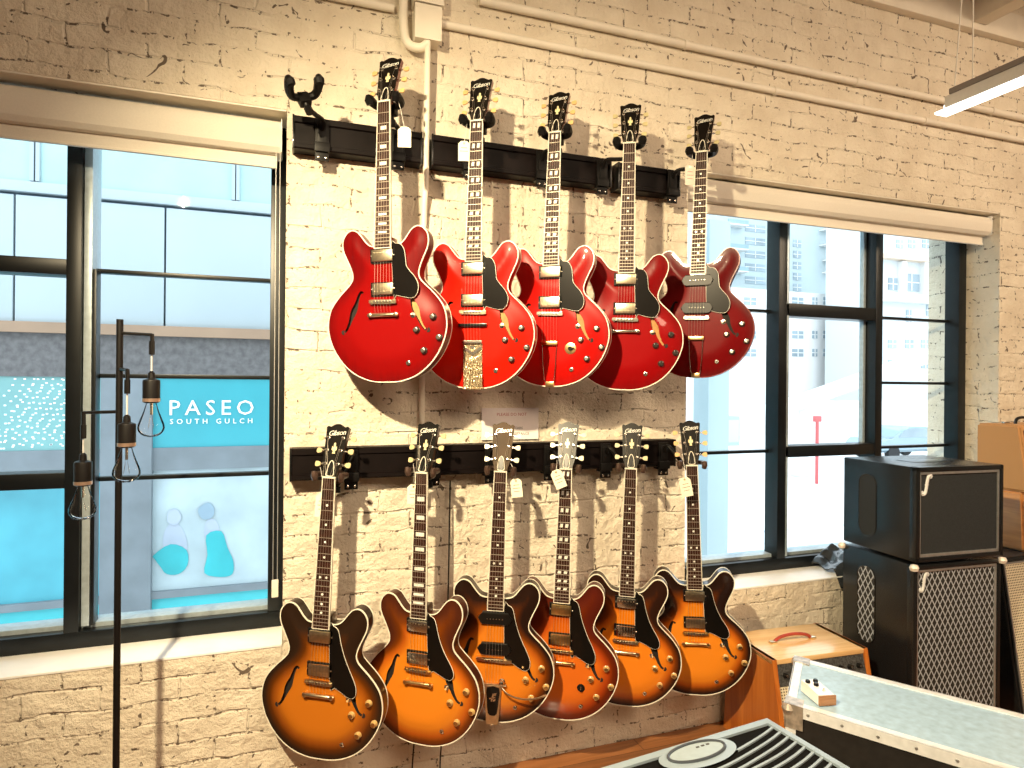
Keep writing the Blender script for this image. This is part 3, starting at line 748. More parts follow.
POSE = {
'R1': ((11.49, 79.55, 9.92), (0.9, -1.1, -34.2)), 'R2': ((23.02, 80.13, 9.23), (1.7, 0.4, -32.8)), 'R3': ((34.00, 80.53, 9.57), (0.6, 0.6, -37.3)),
'R4': ((44.92, 79.67, 9.15), (1.3, 0.9, -30.8)), 'R5': ((57.36, 80.36, 9.97), (-0.2, 0.9, -42.9)),
'S1': ((4.41, 81.71, -36.47), (0.7, 1.6, -29.6)), 'S2': ((16.49, 80.70, -36.28), (0.5, -0.5, -37.2)), 'S3': ((26.53, 81.22, -36.49), (1.4, 1.4, -25.2)),
'S4': ((36.12, 81.14, -36.53), (0.3, 1.1, -29.9)), 'S5': ((46.71, 81.96, -36.87), (2.0, 1.3, -30.5)), 'S6': ((57.79, 80.83, -36.58), (3.6, -1.8, -28.9)),
}
GR, GS = 'red guitars hanging from the upper rail', 'sunburst guitars hanging from the lower rail'
BP = BLACKP
CHROMEP = S('dark_nickel_cover', (.02, .018, .018), .4, spec=.3, coat=.15, noise=.2, nscale=60)
SPEC = {
'R1': dict(label='dark cherry red guitar with short bar tailpiece, first from the left on the upper rail', fin='cherry', neck=NECKR, inlay='small', pick='hum', bridge='std', tail='stop', guard='short', knob=KNOBB, cap=CHROME, pegs=PEGA, crown='crown', light=True, cover=GOLDN, bmat=GOLDN),
'R2': dict(label='bright red guitar with a long engraved metal vibrato plate at its base', fin='bright', neck=NECKR, inlay='double', pick='hum', bridge='std', tail='maestro', guard='short', knob=KNOBB, cap=CHROME, pegs=PEGA, crown='crown', light=True, cover=GOLDN, bmat=GOLDN),
'R3': dict(label='bright red guitar with a round gold selector dial and trapeze tailpiece', fin='scarlet', neck=NECKR, inlay='double', pick='hum', bridge='std', tail='trapeze', guard='short', knob=KNOBB, cap=CHROME, pegs=PEGA, crown='crown', light=True, cover=GOLDN, extra='dial'),
'R4': dict(label='cherry red guitar with all black knobs, second from the right on the upper rail', fin='deep', neck=NECKR, inlay='dot', pick='hum', bridge='std', tail='stop', guard='short', knob=KNOBB, cap=KNOBB, pegs=PEGC, crown='crown', light=True, cover=GOLDN),
'R5': dict(label='dark wine red guitar without white edging, hanging before the right window', fin='wine', neck=NECKR, inlay='dot', pick='p90', bridge='std', tail='trapeze_high', guard='short', knob=KNOBB, cap=CHROME, pegs=PEGC, crown=None, dz=1.1, bind=NECKR, cover=CHROMEP),
'S1': dict(label='large brown tobacco sunburst guitar hanging beside the left window', fin='tobacco', neck=NECKB, inlay='dot', pick='hum', bridge='std', tail='stop', guard='long', knob=KNOBG, cap=GOLD, pegs=PEGC, crown='crown', cover=GOLDN, bmat=GOLDN),
'S2': dict(label='orange honey sunburst guitar with block inlays, second from the left on the lower rail', fin='honey', neck=NECKB, inlay='block', pick='hum', bridge='std', tail='stop', guard='mid', knob=KNOBG, cap=GOLD, pegs=PEGC, crown='crown', cover=CHROME, bmat=GOLD),
'S3': dict(label='sunburst guitar with black pickups and a curved vibrato arm across its top', fin='brown', neck=NECKB, inlay='dot', pick='p90', bridge='wide', tail='bigsby', guard='long', knob=KNOBG, cap=GOLD, pegs=PEGC, crown=None, dz=1.1, headface=HEADBR, cover=BP, bmat=GOLDN),
'S4': dict(label='reddish copper sunburst guitar with a black pointer selector knob below the bridge', fin='copper', neck=NECKB, inlay='double', pick='hum', bridge='std', tail='stop', guard='long', knob=KNOBG, cap=GOLD, pegs=PEGC, crown='crown', headface=HEADB, cover=GOLD, bmat=GOLD, extra='pointer'),
'S5': dict(label='orange sunburst guitar with dot inlays, second from the right on the lower rail', fin='orange', neck=NECKB, inlay='dot', pick='hum', bridge='std', tail='stop', guard='mid', knob=KNOBG, cap=GOLD, pegs=PEGC, crown='crown', cover=CHROME, bmat=GOLDN),
'S6': dict(label='amber sunburst guitar hanging rightmost on the lower rail, beside the right window', fin='amber', neck=NECKB, inlay='dot', pick='hum', bridge='std', tail='stop', guard='mid', knob=KNOBG, cap=GOLD, pegs=PEGA, crown='crown', cover=GOLDN, bmat=GOLD),
}
GOBJ = {}
for k, (p, r) in POSE.items():
    GOBJ[k] = guitar(k, p, r, group=GR if k[0] == 'R' else GS, **SPEC[k])
def gpt(k, v):                   # a point given on guitar k, in inches of the room
    p, r = POSE[k]; R = Euler([rad(a) for a in r], 'XYZ').to_matrix()
    return R @ Vector(v) + Vector((p[0], p[1] - 88.5, p[2] + 55.7))
def gdir(k): return Euler([rad(a) for a in POSE[k][1]], 'XYZ').to_matrix()

# ================================================================== RAILS AND HANGERS
def rail(x0, x1, z0, z1, label, chamfer=False):
    t = thing('slat_rail', label, 'wall rail', ((x0 + x1) / 2, -.0, z0), group='black rails on the brick wall')
    w = (x1 - x0) / 2; h = z1 - z0
    m = MB()
    prof = [(-.15, 0), (-2.4, 0), (-2.55, .18), (-2.55, .62), (-2.3, .74), (-2.3, h - .95), (-2.55, h - .8), (-2.55, h - .15), (-2.4, h), (-.15, h)]
    rings = [[m.b.verts.new((x, y, z)) for y, z in prof] for x in (-w, w)]
    n = len(prof)
    for i in range(n): m.b.faces.new((rings[0][i], rings[0][(i + 1) % n], rings[1][(i + 1) % n], rings[1][i]))
    m.b.faces.new(rings[0]); m.b.faces.new(rings[1][::-1])
    put(m, 'rail_profile', RAILM, t, smooth=False)
    for s in (-1, 1):
        m = MB(); m.box(s * w - .12, s * w + .12, -2.6, -.1, -.05, h + .05, .05); put(m, 'end_cap', BP, t)
rail(.6, 17.05, 85.5, 89.7, 'left piece of the upper black rail, ending at the vertical pipe')
rail(18.55, 45.8, 85.5, 89.7, 'middle and longest piece of the upper black rail')
rail(47.2, 57.9, 85.4, 89.4, 'short right piece of the upper black rail beside the window')
rail(.6, 57.5, 43.1, 47.2, 'long lower black rail holding the sunburst guitars')

def hanger(bx, railz, target, rmat, label, group, yk=HANGM, empty=False, rail_top=0):
    """clamp plate on the rail, bent arm, forked yoke; target = yoke centre"""
    t = thing('guitar_hanger', label, 'hanger', (bx, -2.6, railz), group=group)
    base = Vector((bx, -2.6, railz))
    m = MB(); m.box(-.85, .85, -.30, -.02, -1.25, 3.9, .08); m.box(-.95, .95, -.7, -.02, -.2, 1.0, .1)
    m.box(-.85, .85, -.05, 1.2, -.30, -.08, .03); m.box(-.6, .6, -.55, -.25, 1.0, 3.4, .08)
    put(m, 'clamp_plate', HANGM, t); ys = .68 if yk is BRONZE else 1
    for s in (-1, 1):
        m = MB(); m.lathe([(.17, 0), (.17, .06), (.08, .1)], 12, T(s * .45, -.30, -.85) @ FRONT); put(m, 'clamp_screw', CHROME, t)
    tgt = target - base
    bk = rmat @ Vector((0, 1, 0)); dn = rmat @ Vector((0, 0, -1))
    a0 = Vector((0, -.5, 2.6)); j = tgt + bk * 1.5 + dn * 1.5
    m = MB(); m.tube(catmull([a0, a0 + Vector((0, -1.0, .8)), (a0 + j) / 2 + Vector((0, -.6, .3)), j, tgt + bk * 1.2 + dn * .2], 5, False), .30, 10)
    m.tube([j + dn * .9, j + dn * .2], .5, 10)
    put(m, 'arm', HANGM, t)
    # yoke: U shape holding the headstock on both sides of the nut
    m = MB(); F = Matrix((rmat @ Vector((1, 0, 0)), rmat @ Vector((0, 1, 0)), rmat @ Vector((0, 0, 1)))).transposed().to_4x4(); F.translation = tgt
    pts = [(-1.75, -1.0, .1), (-1.78, -.3, .05), (-1.65, .6, .0), (-1.2, 1.2, -.05), (0, 1.35, -.1), (1.2, 1.2, -.05), (1.65, .6, .0), (1.78, -.3, .05), (1.75, -1.0, .1)]
    c = catmull(pts, 3, False); n = len(c)
    m.tube([F @ Vector(p) for p in c], [(.62 - .14 * sin(pi * i / (n - 1))) * ys for i in range(n)], 10)
    for s in (-1, 1): m.tube([F @ Vector((s * 1.7, -.9, -.5)), F @ Vector((s * 1.78, -1.1, .0)), F @ Vector((s * 1.85, -1.15, .55))], [.5 * ys, .6 * ys, .35 * ys], 10)
    m.box(-.7, .7, .8, 2.0, -1.2, .35, .2, mat=F)
    put(m, 'yoke', yk, t)
BR = {'R1': (13.8, 85.40), 'R2': (23.7, 85.40), 'R3': (34.5, 85.40), 'R4': (44.2, 85.40), 'R5': (56.4, 85.3), 'S1': (8.1, 43.0), 'S2': (19.0, 43.0), 'S3': (27.2, 43.0), 'S4': (36.1, 43.0), 'S5': (45.2, 43.0), 'S6': (55.2, 43.0)}
GH = 'guitar hangers clamped to the rails'
who = {'R1': 'leftmost dark cherry guitar', 'R2': 'red guitar with the engraved plate', 'R3': 'red guitar with the gold dial', 'R4': 'cherry guitar with black knobs', 'R5': 'wine red guitar by the right window', 'S1': 'tobacco sunburst guitar by the left window', 'S2': 'honey sunburst guitar with block inlays', 'S3': 'sunburst guitar with the vibrato arm', 'S4': 'copper sunburst guitar with the pointer knob', 'S5': 'orange sunburst guitar, second from the right end', 'S6': 'amber sunburst guitar at the right end'}
for k, (bx, bz) in BR.items():
    hanger(bx, bz, gpt(k, (0, fby(NUT_Z) + .75, NUT_Z + .25)), gdir(k), 'black forked hanger holding the ' + who[k], GH, HANGM if k[0] == 'R' else BRONZE)
hanger(4.1, 85.4, Vector((1.7, -8.2, 90.8)), Euler((rad(-28), rad(-16), rad(12)), 'XYZ').to_matrix(), 'empty black hanger at the left end of the upper rail', GH)

# ------------------------------------------------------------------ price tags
def price_tag(name_pt, w, h, ang, mat, label, string_to, lines=3, yaw=-15):
    t = thing('price_tag', label, 'tag', name_pt, (0, rad(ang), rad(yaw)), 'price tags tied to the guitars')
    m = MB(); o = [(-w / 2, -h / 2), (w / 2, -h / 2), (w / 2, h / 2 - w * .25), (w * .25, h / 2), (-w * .25, h / 2), (-w / 2, h / 2 - w * .25)]
    m.prism(o, -.02, .02); put(m, 'card', mat, t, smooth=False)
    m = MB(); m.lathe([(.14, 0), (.14, .02)], 12, T(0, -.02, h / 2 - .3) @ FRONT); put(m, 'eyelet', GOLD, t)
    inv = (Matrix.Translation(Vector(name_pt)) @ Euler((0, rad(ang), rad(yaw)), 'XYZ').to_matrix().to_4x4()).inverted()
    e = inv @ Vector(string_to); s0 = Vector((0, -.05, h / 2 - .3))
    m = MB(); m.tube(catmull([s0, s0 * .5 + e * .5 + Vector((.12, -.1, .2)), e], 5, False), .03, 5); put(m, 'string_loop', THREAD, t)
    m = MB()
    for i in range(lines):
        z = h * .16 - i * h * .17; ww = w * (.34 if i % 2 else .26); m.box(-ww, ww, -.032, -.02, z - .035, z + .035)
    if lines: put(m, 'handwriting', INK if mat is TAGM else PINKINK, t, smooth=False)
def tg(px, py, k, dy, w, h, ang, mat, label, side, lines=3):
    nz = gpt(k, (0, 0, NUT_Z)); p = on(px, py, nz.y + dy)
    price_tag(tuple(p), w, h, ang, mat, label, gpt(k, (side * 1.3, .6, NUT_Z + 1.2)), lines)
tg(404.5, 137, 'R1', -1.6, 1.6, 2.5, 0, TAGM, 'blank cream price tag beside the neck of the leftmost red guitar', 1, 0)
tg(464, 151, 'R2', 1.2, 1.5, 2.6, 0, TAGM, 'cream price tag left of the red guitar with the engraved plate', -1, 2)
tg(690, 175, 'R5', 1.2, 1.5, 3.0, 0, TAGP, 'pink tag with red writing left of the wine red guitar neck', -1)
tg(322, 505, 'S1', 1.0, 1.6, 2.9, 4, TAGM, 'cream tag half behind the neck of the tobacco sunburst guitar', -1)
tg(413.5, 494, 'S2', 1.2, 1.6, 2.5, 0, TAGM, 'cream tag left of the honey sunburst guitar neck', -1)
tg(516.5, 488, 'S3', -.3, 1.5, 2.5, -6, TAGM, 'cream tag right of the neck with the vibrato arm guitar', 1)
tg(558.5, 479, 'S4', -1.2, 1.55, 2.6, -22, TAGM, 'tilted cream tag across the neck of the copper sunburst guitar', -1)
tg(686, 487, 'S6', -1.2, 1.7, 2.8, -12, TAGM, 'yellowed tag over the neck of the amber sunburst guitar', -1)

# ================================================================== ROOM
WX0, WX1, WY0, WT, CEIL = -95, 205, -190, 15.0, 125.0
W1 = (-66.0, -.2, 21.6, 91.2); W2 = (61.2, 134.6, 21.8, 90.9)
def wall_with_openings():
    m = MB()
    xs = [WX0, W1[0], W1[1], W2[0], W2[1], WX1]
    def blk(x0, x1, z0, z1): m.box(x0, x1, 0, WT, z0, z1)
    blk(xs[0], xs[1], 0, CEIL + 12); blk(xs[2], xs[3], 0, CEIL + 12); blk(xs[4], xs[5], 0, CEIL + 12)
    for w in (W1, W2): blk(w[0], w[1], 0, w[2] - .3); blk(w[0], w[1], w[3], CEIL + 12)
    return put(m, 'wall_back', BRICK, smooth=False)
struct(wall_with_openings())
for i, w in enumerate((W1, W2)):
    m = MB(); m.box(w[0] + .05, w[1] - .05, -.12, 14.5, w[2] - .3, w[2], .06); struct(put(m, 'trim_%d' % (i + 1), WHITE_SILL))
    m = MB(); m.box(w[0] + .05, w[1] - .05, .1, 3.2, w[3] - .25, w[3] + .05, .05); struct(put(m, 'trim_%d' % (i + 3), CREAM))
FLOORM = wood_mat('plank_floor', (.17, .065, .022), (.34, .14, .05), 1, .35, 'X', plank=(52, 3.2), coat=.3)
m = MB(); m.box(WX0, WX1, WY0, 0, -2, 0); struct(put(m, 'floor', FLOORM, smooth=False))
PLAST = S('room_plaster', (.30, .27, .24), .85, noise=.05, nscale=4)
for nm, b in (('wall_left', (WX0 - 6, WX0, WY0, WT)), ('wall_right', (WX1, WX1 + 6, WY0, WT)), ('wall_front', (WX0 - 6, WX1 + 6, WY0 - 6, WY0))):
    m = MB(); m.box(b[0], b[1], b[2], b[3], -2, CEIL + 12); struct(put(m, nm, PLAST, smooth=False))
DECK = wood_mat('deck_boards', (.22, .10, .04), (.42, .22, .09), .8, .6, 'X', plank=(90, 3.5), coat=0)
m = MB(); m.box(WX0, WX1, WY0, 0, CEIL + 10.5, CEIL + 12); struct(put(m, 'ceiling', DECK, smooth=False))
m = MB(); m.box(WX0, WX1, -1.6, -.05, CEIL, CEIL + 5.2, .1); struct(put(m, 'trim_5', CREAM))
x = 101.7 - 24.2 * 8; i = 0
while x < WX1:
    if x > WX0 + 2:
        m = MB(); m.box(x - 1.75, x + 1.75, WY0, -1.7, CEIL + 1.2, CEIL + 10.5, .1); o = put(m, 'ceiling_joist', CREAM); struct(o); i += 1
    x += 24.2

# windows ---------------------------------------------------------------
GLASS = glass_mat('window_glass', (.96, .99, 1.0), .06)
FGREY = S('grey_window_edge', (.42, .50, .55), .35, metal=.3, noise=.1)
def window(idx, w, verts, horis, thinh, extra=None):
    x0, x1, z0, z1 = w
    root = link('window_%d' % idx, None); struct(root)
    m = MB(); F0, F1 = 6.6, 9.7
    m.box(x0, x0 + 2.3, F0, F1, z0, z1, .1); m.box(x1 - (2.1 if idx == 2 else 2.0), x1, F0, F1, z0, z1, .1)
    m.box(x0, x1, F0 - .2, F1, z0, z0 + 2.1, .1); m.box(x0, x1, F0, F1, z1 - 3, z1, .1)
    struct(put(m, 'window_frame', BLACKM, root))
    for a, b in verts: m = MB(); m.box(a, b, F0 - .25, F1, z0 + 2.1, z1 - 3, .12); struct(put(m, 'mullion', BLACKM, root))
    for a, b, c, d in horis: m = MB(); m.box(a, b, F0 - .1, F1, c, d, .1); struct(put(m, 'transom_bar', BLACKM, root))
    for a, b, c in thinh: m = MB(); m.box(a, b, F0 + 2.2, F0 + 3.4, c - .28, c + .28, .06); struct(put(m, 'glazing_bar', BLACKM, root))
    m = MB(); m.box(x0 + .5, x1 - .5, F0 + 1.2, F0 + 4.2, z0 + 1.6, z0 + 2.7, .05)
    struct(put(m, 'glazing_bead', FGREY, root))
    m = MB(); m.box(x0 + 1, x1 - 1, F0 + 2.75, F0 + 2.9, z0 + 1.5, z1 - 2); g = struct(put(m, 'window_pane', GLASS, root, smooth=False))
    return root
r1 = window(1, W1, [(-26.3, -24.6), (-46, -44.3)], [(-66, -26.2, 69.0, 71.0), (-66, -26.2, 42.0, 44.0)], [(-24.6, -2.0, 70.1), (-24.6, -2.0, 56.3), (-24.6, -2.0, 42.7)])
m = MB(); m.box(-24.5, -23.6, 6.9, 11.0, 24.2, 88, .05); struct(put(m, 'sash_edge', FGREY, r1))
m = MB(); m.box(-23.5, -23.1, 6.9, 9.0, 24.2, 70, .05); struct(put(m, 'sash_gasket', BLACKM, r1))
r2 = window(2, W2, [(85.5, 87.4), (109.2, 111.0)], [(87.4, 109.2, 68.8, 71.2), (87.4, 109.2, 42.5, 44.6)], [(63, 85.5, 69.8), (63, 85.5, 43.5), (111, 132.6, 69.8), (111, 132.6, 56.6), (111, 132.6, 43.5)])
m = MB(); m.box(87.4, 88.0, 6.5, 9.2, 24.2, 88, .05); m.box(108.5, 109.1, 8.6, 9.6, 44.6, 88, .05); struct(put(m, 'sash_edge', FGREY, r2))

def shade(x0, x1, zt, zb, label, chain_x, chain_z):
    t = thing('roller_shade', label, 'roller shade', ((x0 + x1) / 2, 2.6, zb), group='rolled up cream window shades'); w = (x1 - x0) / 2; h = zt - zb
    m = MB(); prof = [(1.9, h), (-.5, h), (-1.4, h - .5), (-1.9, h - 1.4), (-2.0, h * .5), (-1.7, .7), (-1.2, .1), (-.9, 0), (1.9, 0)]
    c = prof; rings = [[m.b.verts.new((xx, y, z)) for y, z in c] for xx in (-w, w)]; n = len(c)
    for i in range(n): m.b.faces.new((rings[0][i], rings[0][(i + 1) % n], rings[1][(i + 1) % n], rings[1][i]))
    m.b.faces.new(rings[0]); m.b.faces.new(rings[1][::-1]); put(m, 'fascia', SHADE, t, ang=25)
    m = MB(); m.box(-w + .3, w - .5, -.35, -.15, -1.4, .3); put(m, 'shade_fabric', SHADE, t, smooth=False)
    m = MB(); m.box(-w + .3, w - .5, -.55, .0, -1.75, -1.35, .1); put(m, 'bottom_bar', SHADE, t)
    m = MB(); m.box(w + .0, w + .12, -1.9, 1.8, .1, h - .1, .03); put(m, 'end_bracket', S('white_bracket', (.8, .8, .78), .4), t)
    if chain_z is not None:
        m = MB(); cx = w - .1; zc = chain_z - zb
        m.tube([(cx, -1.1, .4), (cx + .1, -1.1, zc + 2)], .05, 6); m.tube([(cx - .5, -1.1, .4), (cx - .45, -1.1, zc + 2)], .05, 6)
        put(m, 'pull_chain', S('grey_chain', (.45, .43, .4), .4, metal=.6), t)
        m = MB(); m.box(cx - .6, cx + .25, -1.3, -.95, zc - .2, zc + 2.1, .1); put(m, 'chain_weight', IVORY, t)
shade(-65.8, -.9, 90.3, 85.8, 'cream roller shade rolled up over the left window', -1.5, 27.5)
shade(61.5, 133.4, 90.45, 86.4, 'cream roller shade rolled up over the right window', 0, None)

# pipes, box, sign ---------------------------------------------------------
def pipe(pts, r, label, straps=()):
    o = thing('conduit_pipe', label, 'pipe', pts[0]); b0 = Vector(pts[0])
    m = MB(); m.tube([Vector(p) - b0 for p in pts], r, 12); put(m, 'tube', CREAM, o)
    for s in straps:
        m = MB(); v = Vector(s) - b0; d = (Vector(pts[-1]) - Vector(pts[-2])).normalized()
        m.tube([v - d * .35, v + d * .35], r + .12, 12); put(m, 'strap', CREAM, o)
pipe([(25.5, -.66, 110.4), (203, -.66, 110.4)], .62, 'upper painted horizontal pipe running along the brick wall', [(60, -.66, 110.4), (96, -.66, 110.4), (131, -.66, 110.4)])
pipe([(19.9, -.6, 106.0), (203, -.6, 105.8)], .55, 'lower painted horizontal pipe leaving the junction box', [(42, -.6, 106), (78, -.6, 105.9), (113, -.6, 105.9)])
pipe([(-90, -.6, 106.6), (13.4, -.6, 106.8)], .55, 'painted pipe running left from the flexible conduit', [(2, -.6, 106.7)])
pipe([(17.8, -2.3, 102.3), (17.8, -2.0, 91), (17.8, -1.9, 84), (17.8, -.9, 80), (17.8, -.45, 74), (17.8, -.45, 47.6)], .42, 'vertical painted pipe dropping from the junction box past the upper rail', [])
t = thing('junction_box', 'square painted junction box where the wall pipes meet', 'junction box', (17.8, 0, 102.4))
m = MB(); m.box(-1.75, 1.75, -2.6, -.05, 0, 4.6, .12); put(m, 'box', CREAM, t)
m = MB(); m.box(-1.85, 1.85, -2.8, -2.6, -.05, 4.65, .06)
for sx, sz in ((-1.5, 4.2), (1.5, .4)): m.lathe([(.16, 0), (.16, .1)], 10, T(sx, -2.75, sz) @ FRONT)
put(m, 'cover_plate', CREAM, t)
m = MB(); m.box(-1.9, 2.2, -2.6, -.1, 5.0, 8.5, .12); put(m, 'upper_box', CREAM, t)
m = MB(); m.tube(catmull([(-3.2, -1.3, 14), (-3.2, -1.3, 7), (-3.1, -1.3, 1.5), (-2.4, -1.4, -.5), (-.9, -1.8, -.9), (0, -2.3, -.4)], 8, False), .62, 12); put(m, 'flexible_conduit', CREAM, t)

t = thing('notice_sign', 'white paper notice asking people not to play, behind the lower rail headstocks', 'sign', (30.9, -.35, 47.6))
m = MB(); m.box(-4.4, 4.4, -.03, .03, 0, 4.6); put(m, 'paper', PAPER, t, smooth=False)
for i, (s, z, sz) in enumerate((('PLEASE DO NOT', 3.65, .62), ('PLAY GUITARS', 2.0 - .35, .52), ('WITHOUT ASSISTANCE', .9 - .1, .52))):
    link('lettering', text_mesh('lettering', s, sz, PINKINK if i == 0 else INK, .01), t, (0.2, -.045, z))

# two black cables hanging by the wall under the second sunburst guitar
for (xa, lab) in ((17.3, 'left of two black cables hanging below the honey sunburst guitar'), (21.2, 'right of two black cables hanging below the honey sunburst guitar')):
    o = thing('hanging_cable', lab, 'cable', (xa, -1.0, .1), group='black cables below the guitars')
    m = MB(); m.tube(catmull([(.6, 0, 42), (.3, -.6, 26), (0, -.4, 12), (-.5, -.3, 4), (-.9, -.6, .15), (-3, -1.4, .15)], 6, False), .11, 8); put(m, 'wire', BP, o)

# ================================================================== FLOOR LAMP
LAMPM = S('black_lamp_metal', (.006, .005, .005), .4, spec=.3, noise=.1)
BULB = glass_mat('clear_bulb_glass', (1, 1, 1), .14, .02)
COPPER = S('copper_ring', (.80, .55, .42), .3, metal=.9, noise=.05)
t = thing('floor_lamp', 'thin black floor lamp with three hanging clear bulbs, in front of the left window', 'floor lamp', (-16.2, -12.9, 0))
m = MB(); m.lathe([(5.2, 0), (5.2, .5), (4.9, .75), (.6, .9)], 32); put(m, 'base', LAMPM, t)
m = MB(); m.tube([(0, 0, .8), (0, 0, 62.0)], .33, 12); put(m, 'pole', LAMPM, t)
def pendant(ex, ey, za, zs, zsock, zbulb, kz):
    e = Vector((ex, ey, 0)); m = MB()
    m.tube([(0, 0, za), (ex, ey, za - .15)], .17, 8); m.tube([(ex, ey, za - .05), (ex + .05, ey, zs + .9)], .2, 8); m.tube([(ex, ey, zs + 1.6), (ex, ey, zs + .2)], .28, 8)
    put(m, 'arm', LAMPM, t)
    m = MB(); m.tube([(ex, ey, zs + .4), (ex, ey, zsock + .8)], .09, 6); put(m, 'cord', S('grey_cord', (.5, .5, .5), .5), t)
    m = MB(); m.lathe([(.15, zsock + 1.1), (.32, zsock + .9), (.36, zsock + .35), (.78, zsock + .2), (.82, zsock), (.82, zbulb + .15), (.6, zbulb)], 20, T(ex, ey, 0)); s = put(m, 'socket', LAMPM, t)
    m = MB(); m.lathe([(.84, zbulb + .15), (.84, zbulb + .5)], 20, T(ex, ey, 0)); put(m, 'socket_ring', COPPER, s)
    prof = [(.42, .2), (.55, -.3), (.75, -.95), (1.05, -1.75), (1.24, -2.35), (1.2, -2.8), (.92, -3.2), (.5, -3.42), (.12, -3.5)]
    m = MB(); m.lathe([(r * 1.0, zbulb + h) for r, h in catmull(prof, 3, False)], 28, T(ex, ey, 0), cap=False); b = put(m, 'bulb', BULB, t, ang=80)
    m = MB(); m.tube([(ex, ey, zbulb), (ex, ey, zbulb - 1.2)], .14, 8); pts = []
    for q in range(17): a = q * pi / 2 + .3; rr = .33 if q % 2 else .26; pts.append((ex + rr * cos(a), ey + rr * sin(a), zbulb - (.9 if q % 2 else 2.6)))
    m.tube(pts, .018, 4); put(m, 'filament', CHROME, b)
pendant(3.1, -1.0, 60.6, 58.2, 55.6, 53.4, 0)
pendant(1.2, -2.4, 56.9, 54.2, 51.2, 49.0, 0)
pendant(-3.5, 1.4, 52.5, 49.5, 47.1, 44.8, 0)

# ================================================================== SPEAKER STACK AND AMPS
TOLEX = S('black_vinyl', (.009, .010, .011), .27, spec=.5, noise=.3, nscale=240, bump=.12)
CLOTHB = S('black_grille_cloth', (.026, .028, .030), .9, spec=.2, noise=.35, nscale=500, bump=.2)
SILVER = S('silver_trim', (.55, .55, .55), .35, metal=.8, noise=.1)
DIAM = diamond_mat()
def fmark(parent, x, y, z, s):
    m = MB(); c = catmull([(.55, 1.05), (.35, 1.28), (.08, 1.1), (0, .5), (0, -.5), (-.08, -1.1), (-.35, -1.28), (-.55, -1.05)], 4, False)
    m.tube([(x + (u + .18 * v) * s, y, z + v * s) for u, v in c], .17 * s + .04, 8)
    for u, v in ((.5, 1.0), (-.5, -1.0)): m.lathe([(.24 * s, 0), (.2 * s, .12)], 12, T(x + (u + .18 * v) * s, y + .03, z + v * s) @ FRONT)
    m.box(x - .32 * s, x + .32 * s, y - .06, y + .04, z - .06 * s, z + .06 * s)
    put(m, 'badge', S('bright_silver', (.74, .74, .74), .4, metal=.2), parent)
def speaker(loc, yaw, W, D, H, label, side_mat, front_mat, port_z, port_h, corner, mark_s):
    """cabinet; origin at its near left bottom corner, +x along the front, +y to the back"""
    t = thing('speaker_cabinet', label, 'speaker cabinet', loc, (0, 0, rad(yaw)))
    # open shell: side, top, bottom, back
    m = MB(); m.box(0, W, 1.0, D, 0, H, .22); m.box(0, .75, 0, 1.3, 0, H, .15); m.box(W - .75, W, 0, 1.3, 0, H, .15); m.box(0, W, 0, 1.3, H - .75, H, .15); m.box(0, W, 0, 1.3, 0, .75, .15)
    put(m, 'cabinet_shell', TOLEX, t)
    m = MB(); m.box(.75, W - .75, .35, 1.05, .75, H - .75); put(m, 'grille', front_mat, t, smooth=False)
    m = MB()
    for a, b, c, d in ((.7, W - .7, H - 1.15, H - .7), (.7, W - .7, .7, 1.15), (.7, 1.0, .7, H - .7), (W - 1.0, W - .7, .7, H - .7)): m.box(a, b, .12, .4, c, d, .05)
    put(m, 'grille_trim', SILVER, t)
    # oval side opening with its cloth, sunk in the left side
    r = 1.75; c = D * .64; zc0, zc1 = port_z + r, port_z + port_h - r
    ov = [(c + r * cos(a), zc1 + r * sin(a)) for a in [pi * k / 12 for k in range(13)]] + [(c + r * cos(a), zc0 + r * sin(a)) for a in [pi + pi * k / 12 for k in range(13)]]
    m = MB(); m.tube([(-.03, y, z) for y, z in ov], .11, 6, closed=True); q = put(m, 'port_rim', TOLEX, t)
    m = MB(); m.prism(ov, -.0, .06, RZ(90)); put(m, 'port_cloth', side_mat, t, smooth=False)
    if corner:
        for (x, y, z) in ((0, 0, H), (0, D, H), (W, 0, H), (0, 0, 0), (W, 0, 0)):
            m = MB(); m.lathe([(.0 + .01, -.25), (.55, -.1), (.68, .35), (.5, .75), (.05, .85)], 10, T(x - .1 if x == 0 else x + .1, y - .1 if y == 0 else y + .1, z - .6 if z else .05)); put(m, 'corner_protector', S('worn_metal', (.78, .70, .62), .45, metal=.2, noise=.2), t)
    else:
        m = MB(); m.box(W * .3, W * .72, D * .35, D * .6, H - .02, H + .06, .03); put(m, 'handle_recess', BP, t)
    fmark(t, 2.2, .28, H - 2.7, mark_s)
    return t
YAWC = -3.7
speaker((89.2, -18.0, 0), YAWC, 17.3, 13.9, 28.9, 'tall black speaker cabinet with silver diamond grille, standing on the floor below the plain one', DIAM, DIAM, 14, 12.5, True, 1.05)
speaker((89.2, -18.3, 29.4), YAWC, 17.3, 14.2, 14.3, 'smaller black speaker cabinet with plain black grille, on top of the stack', CLOTHB, CLOTHB, 2.0, 10.2, False, 1.15)

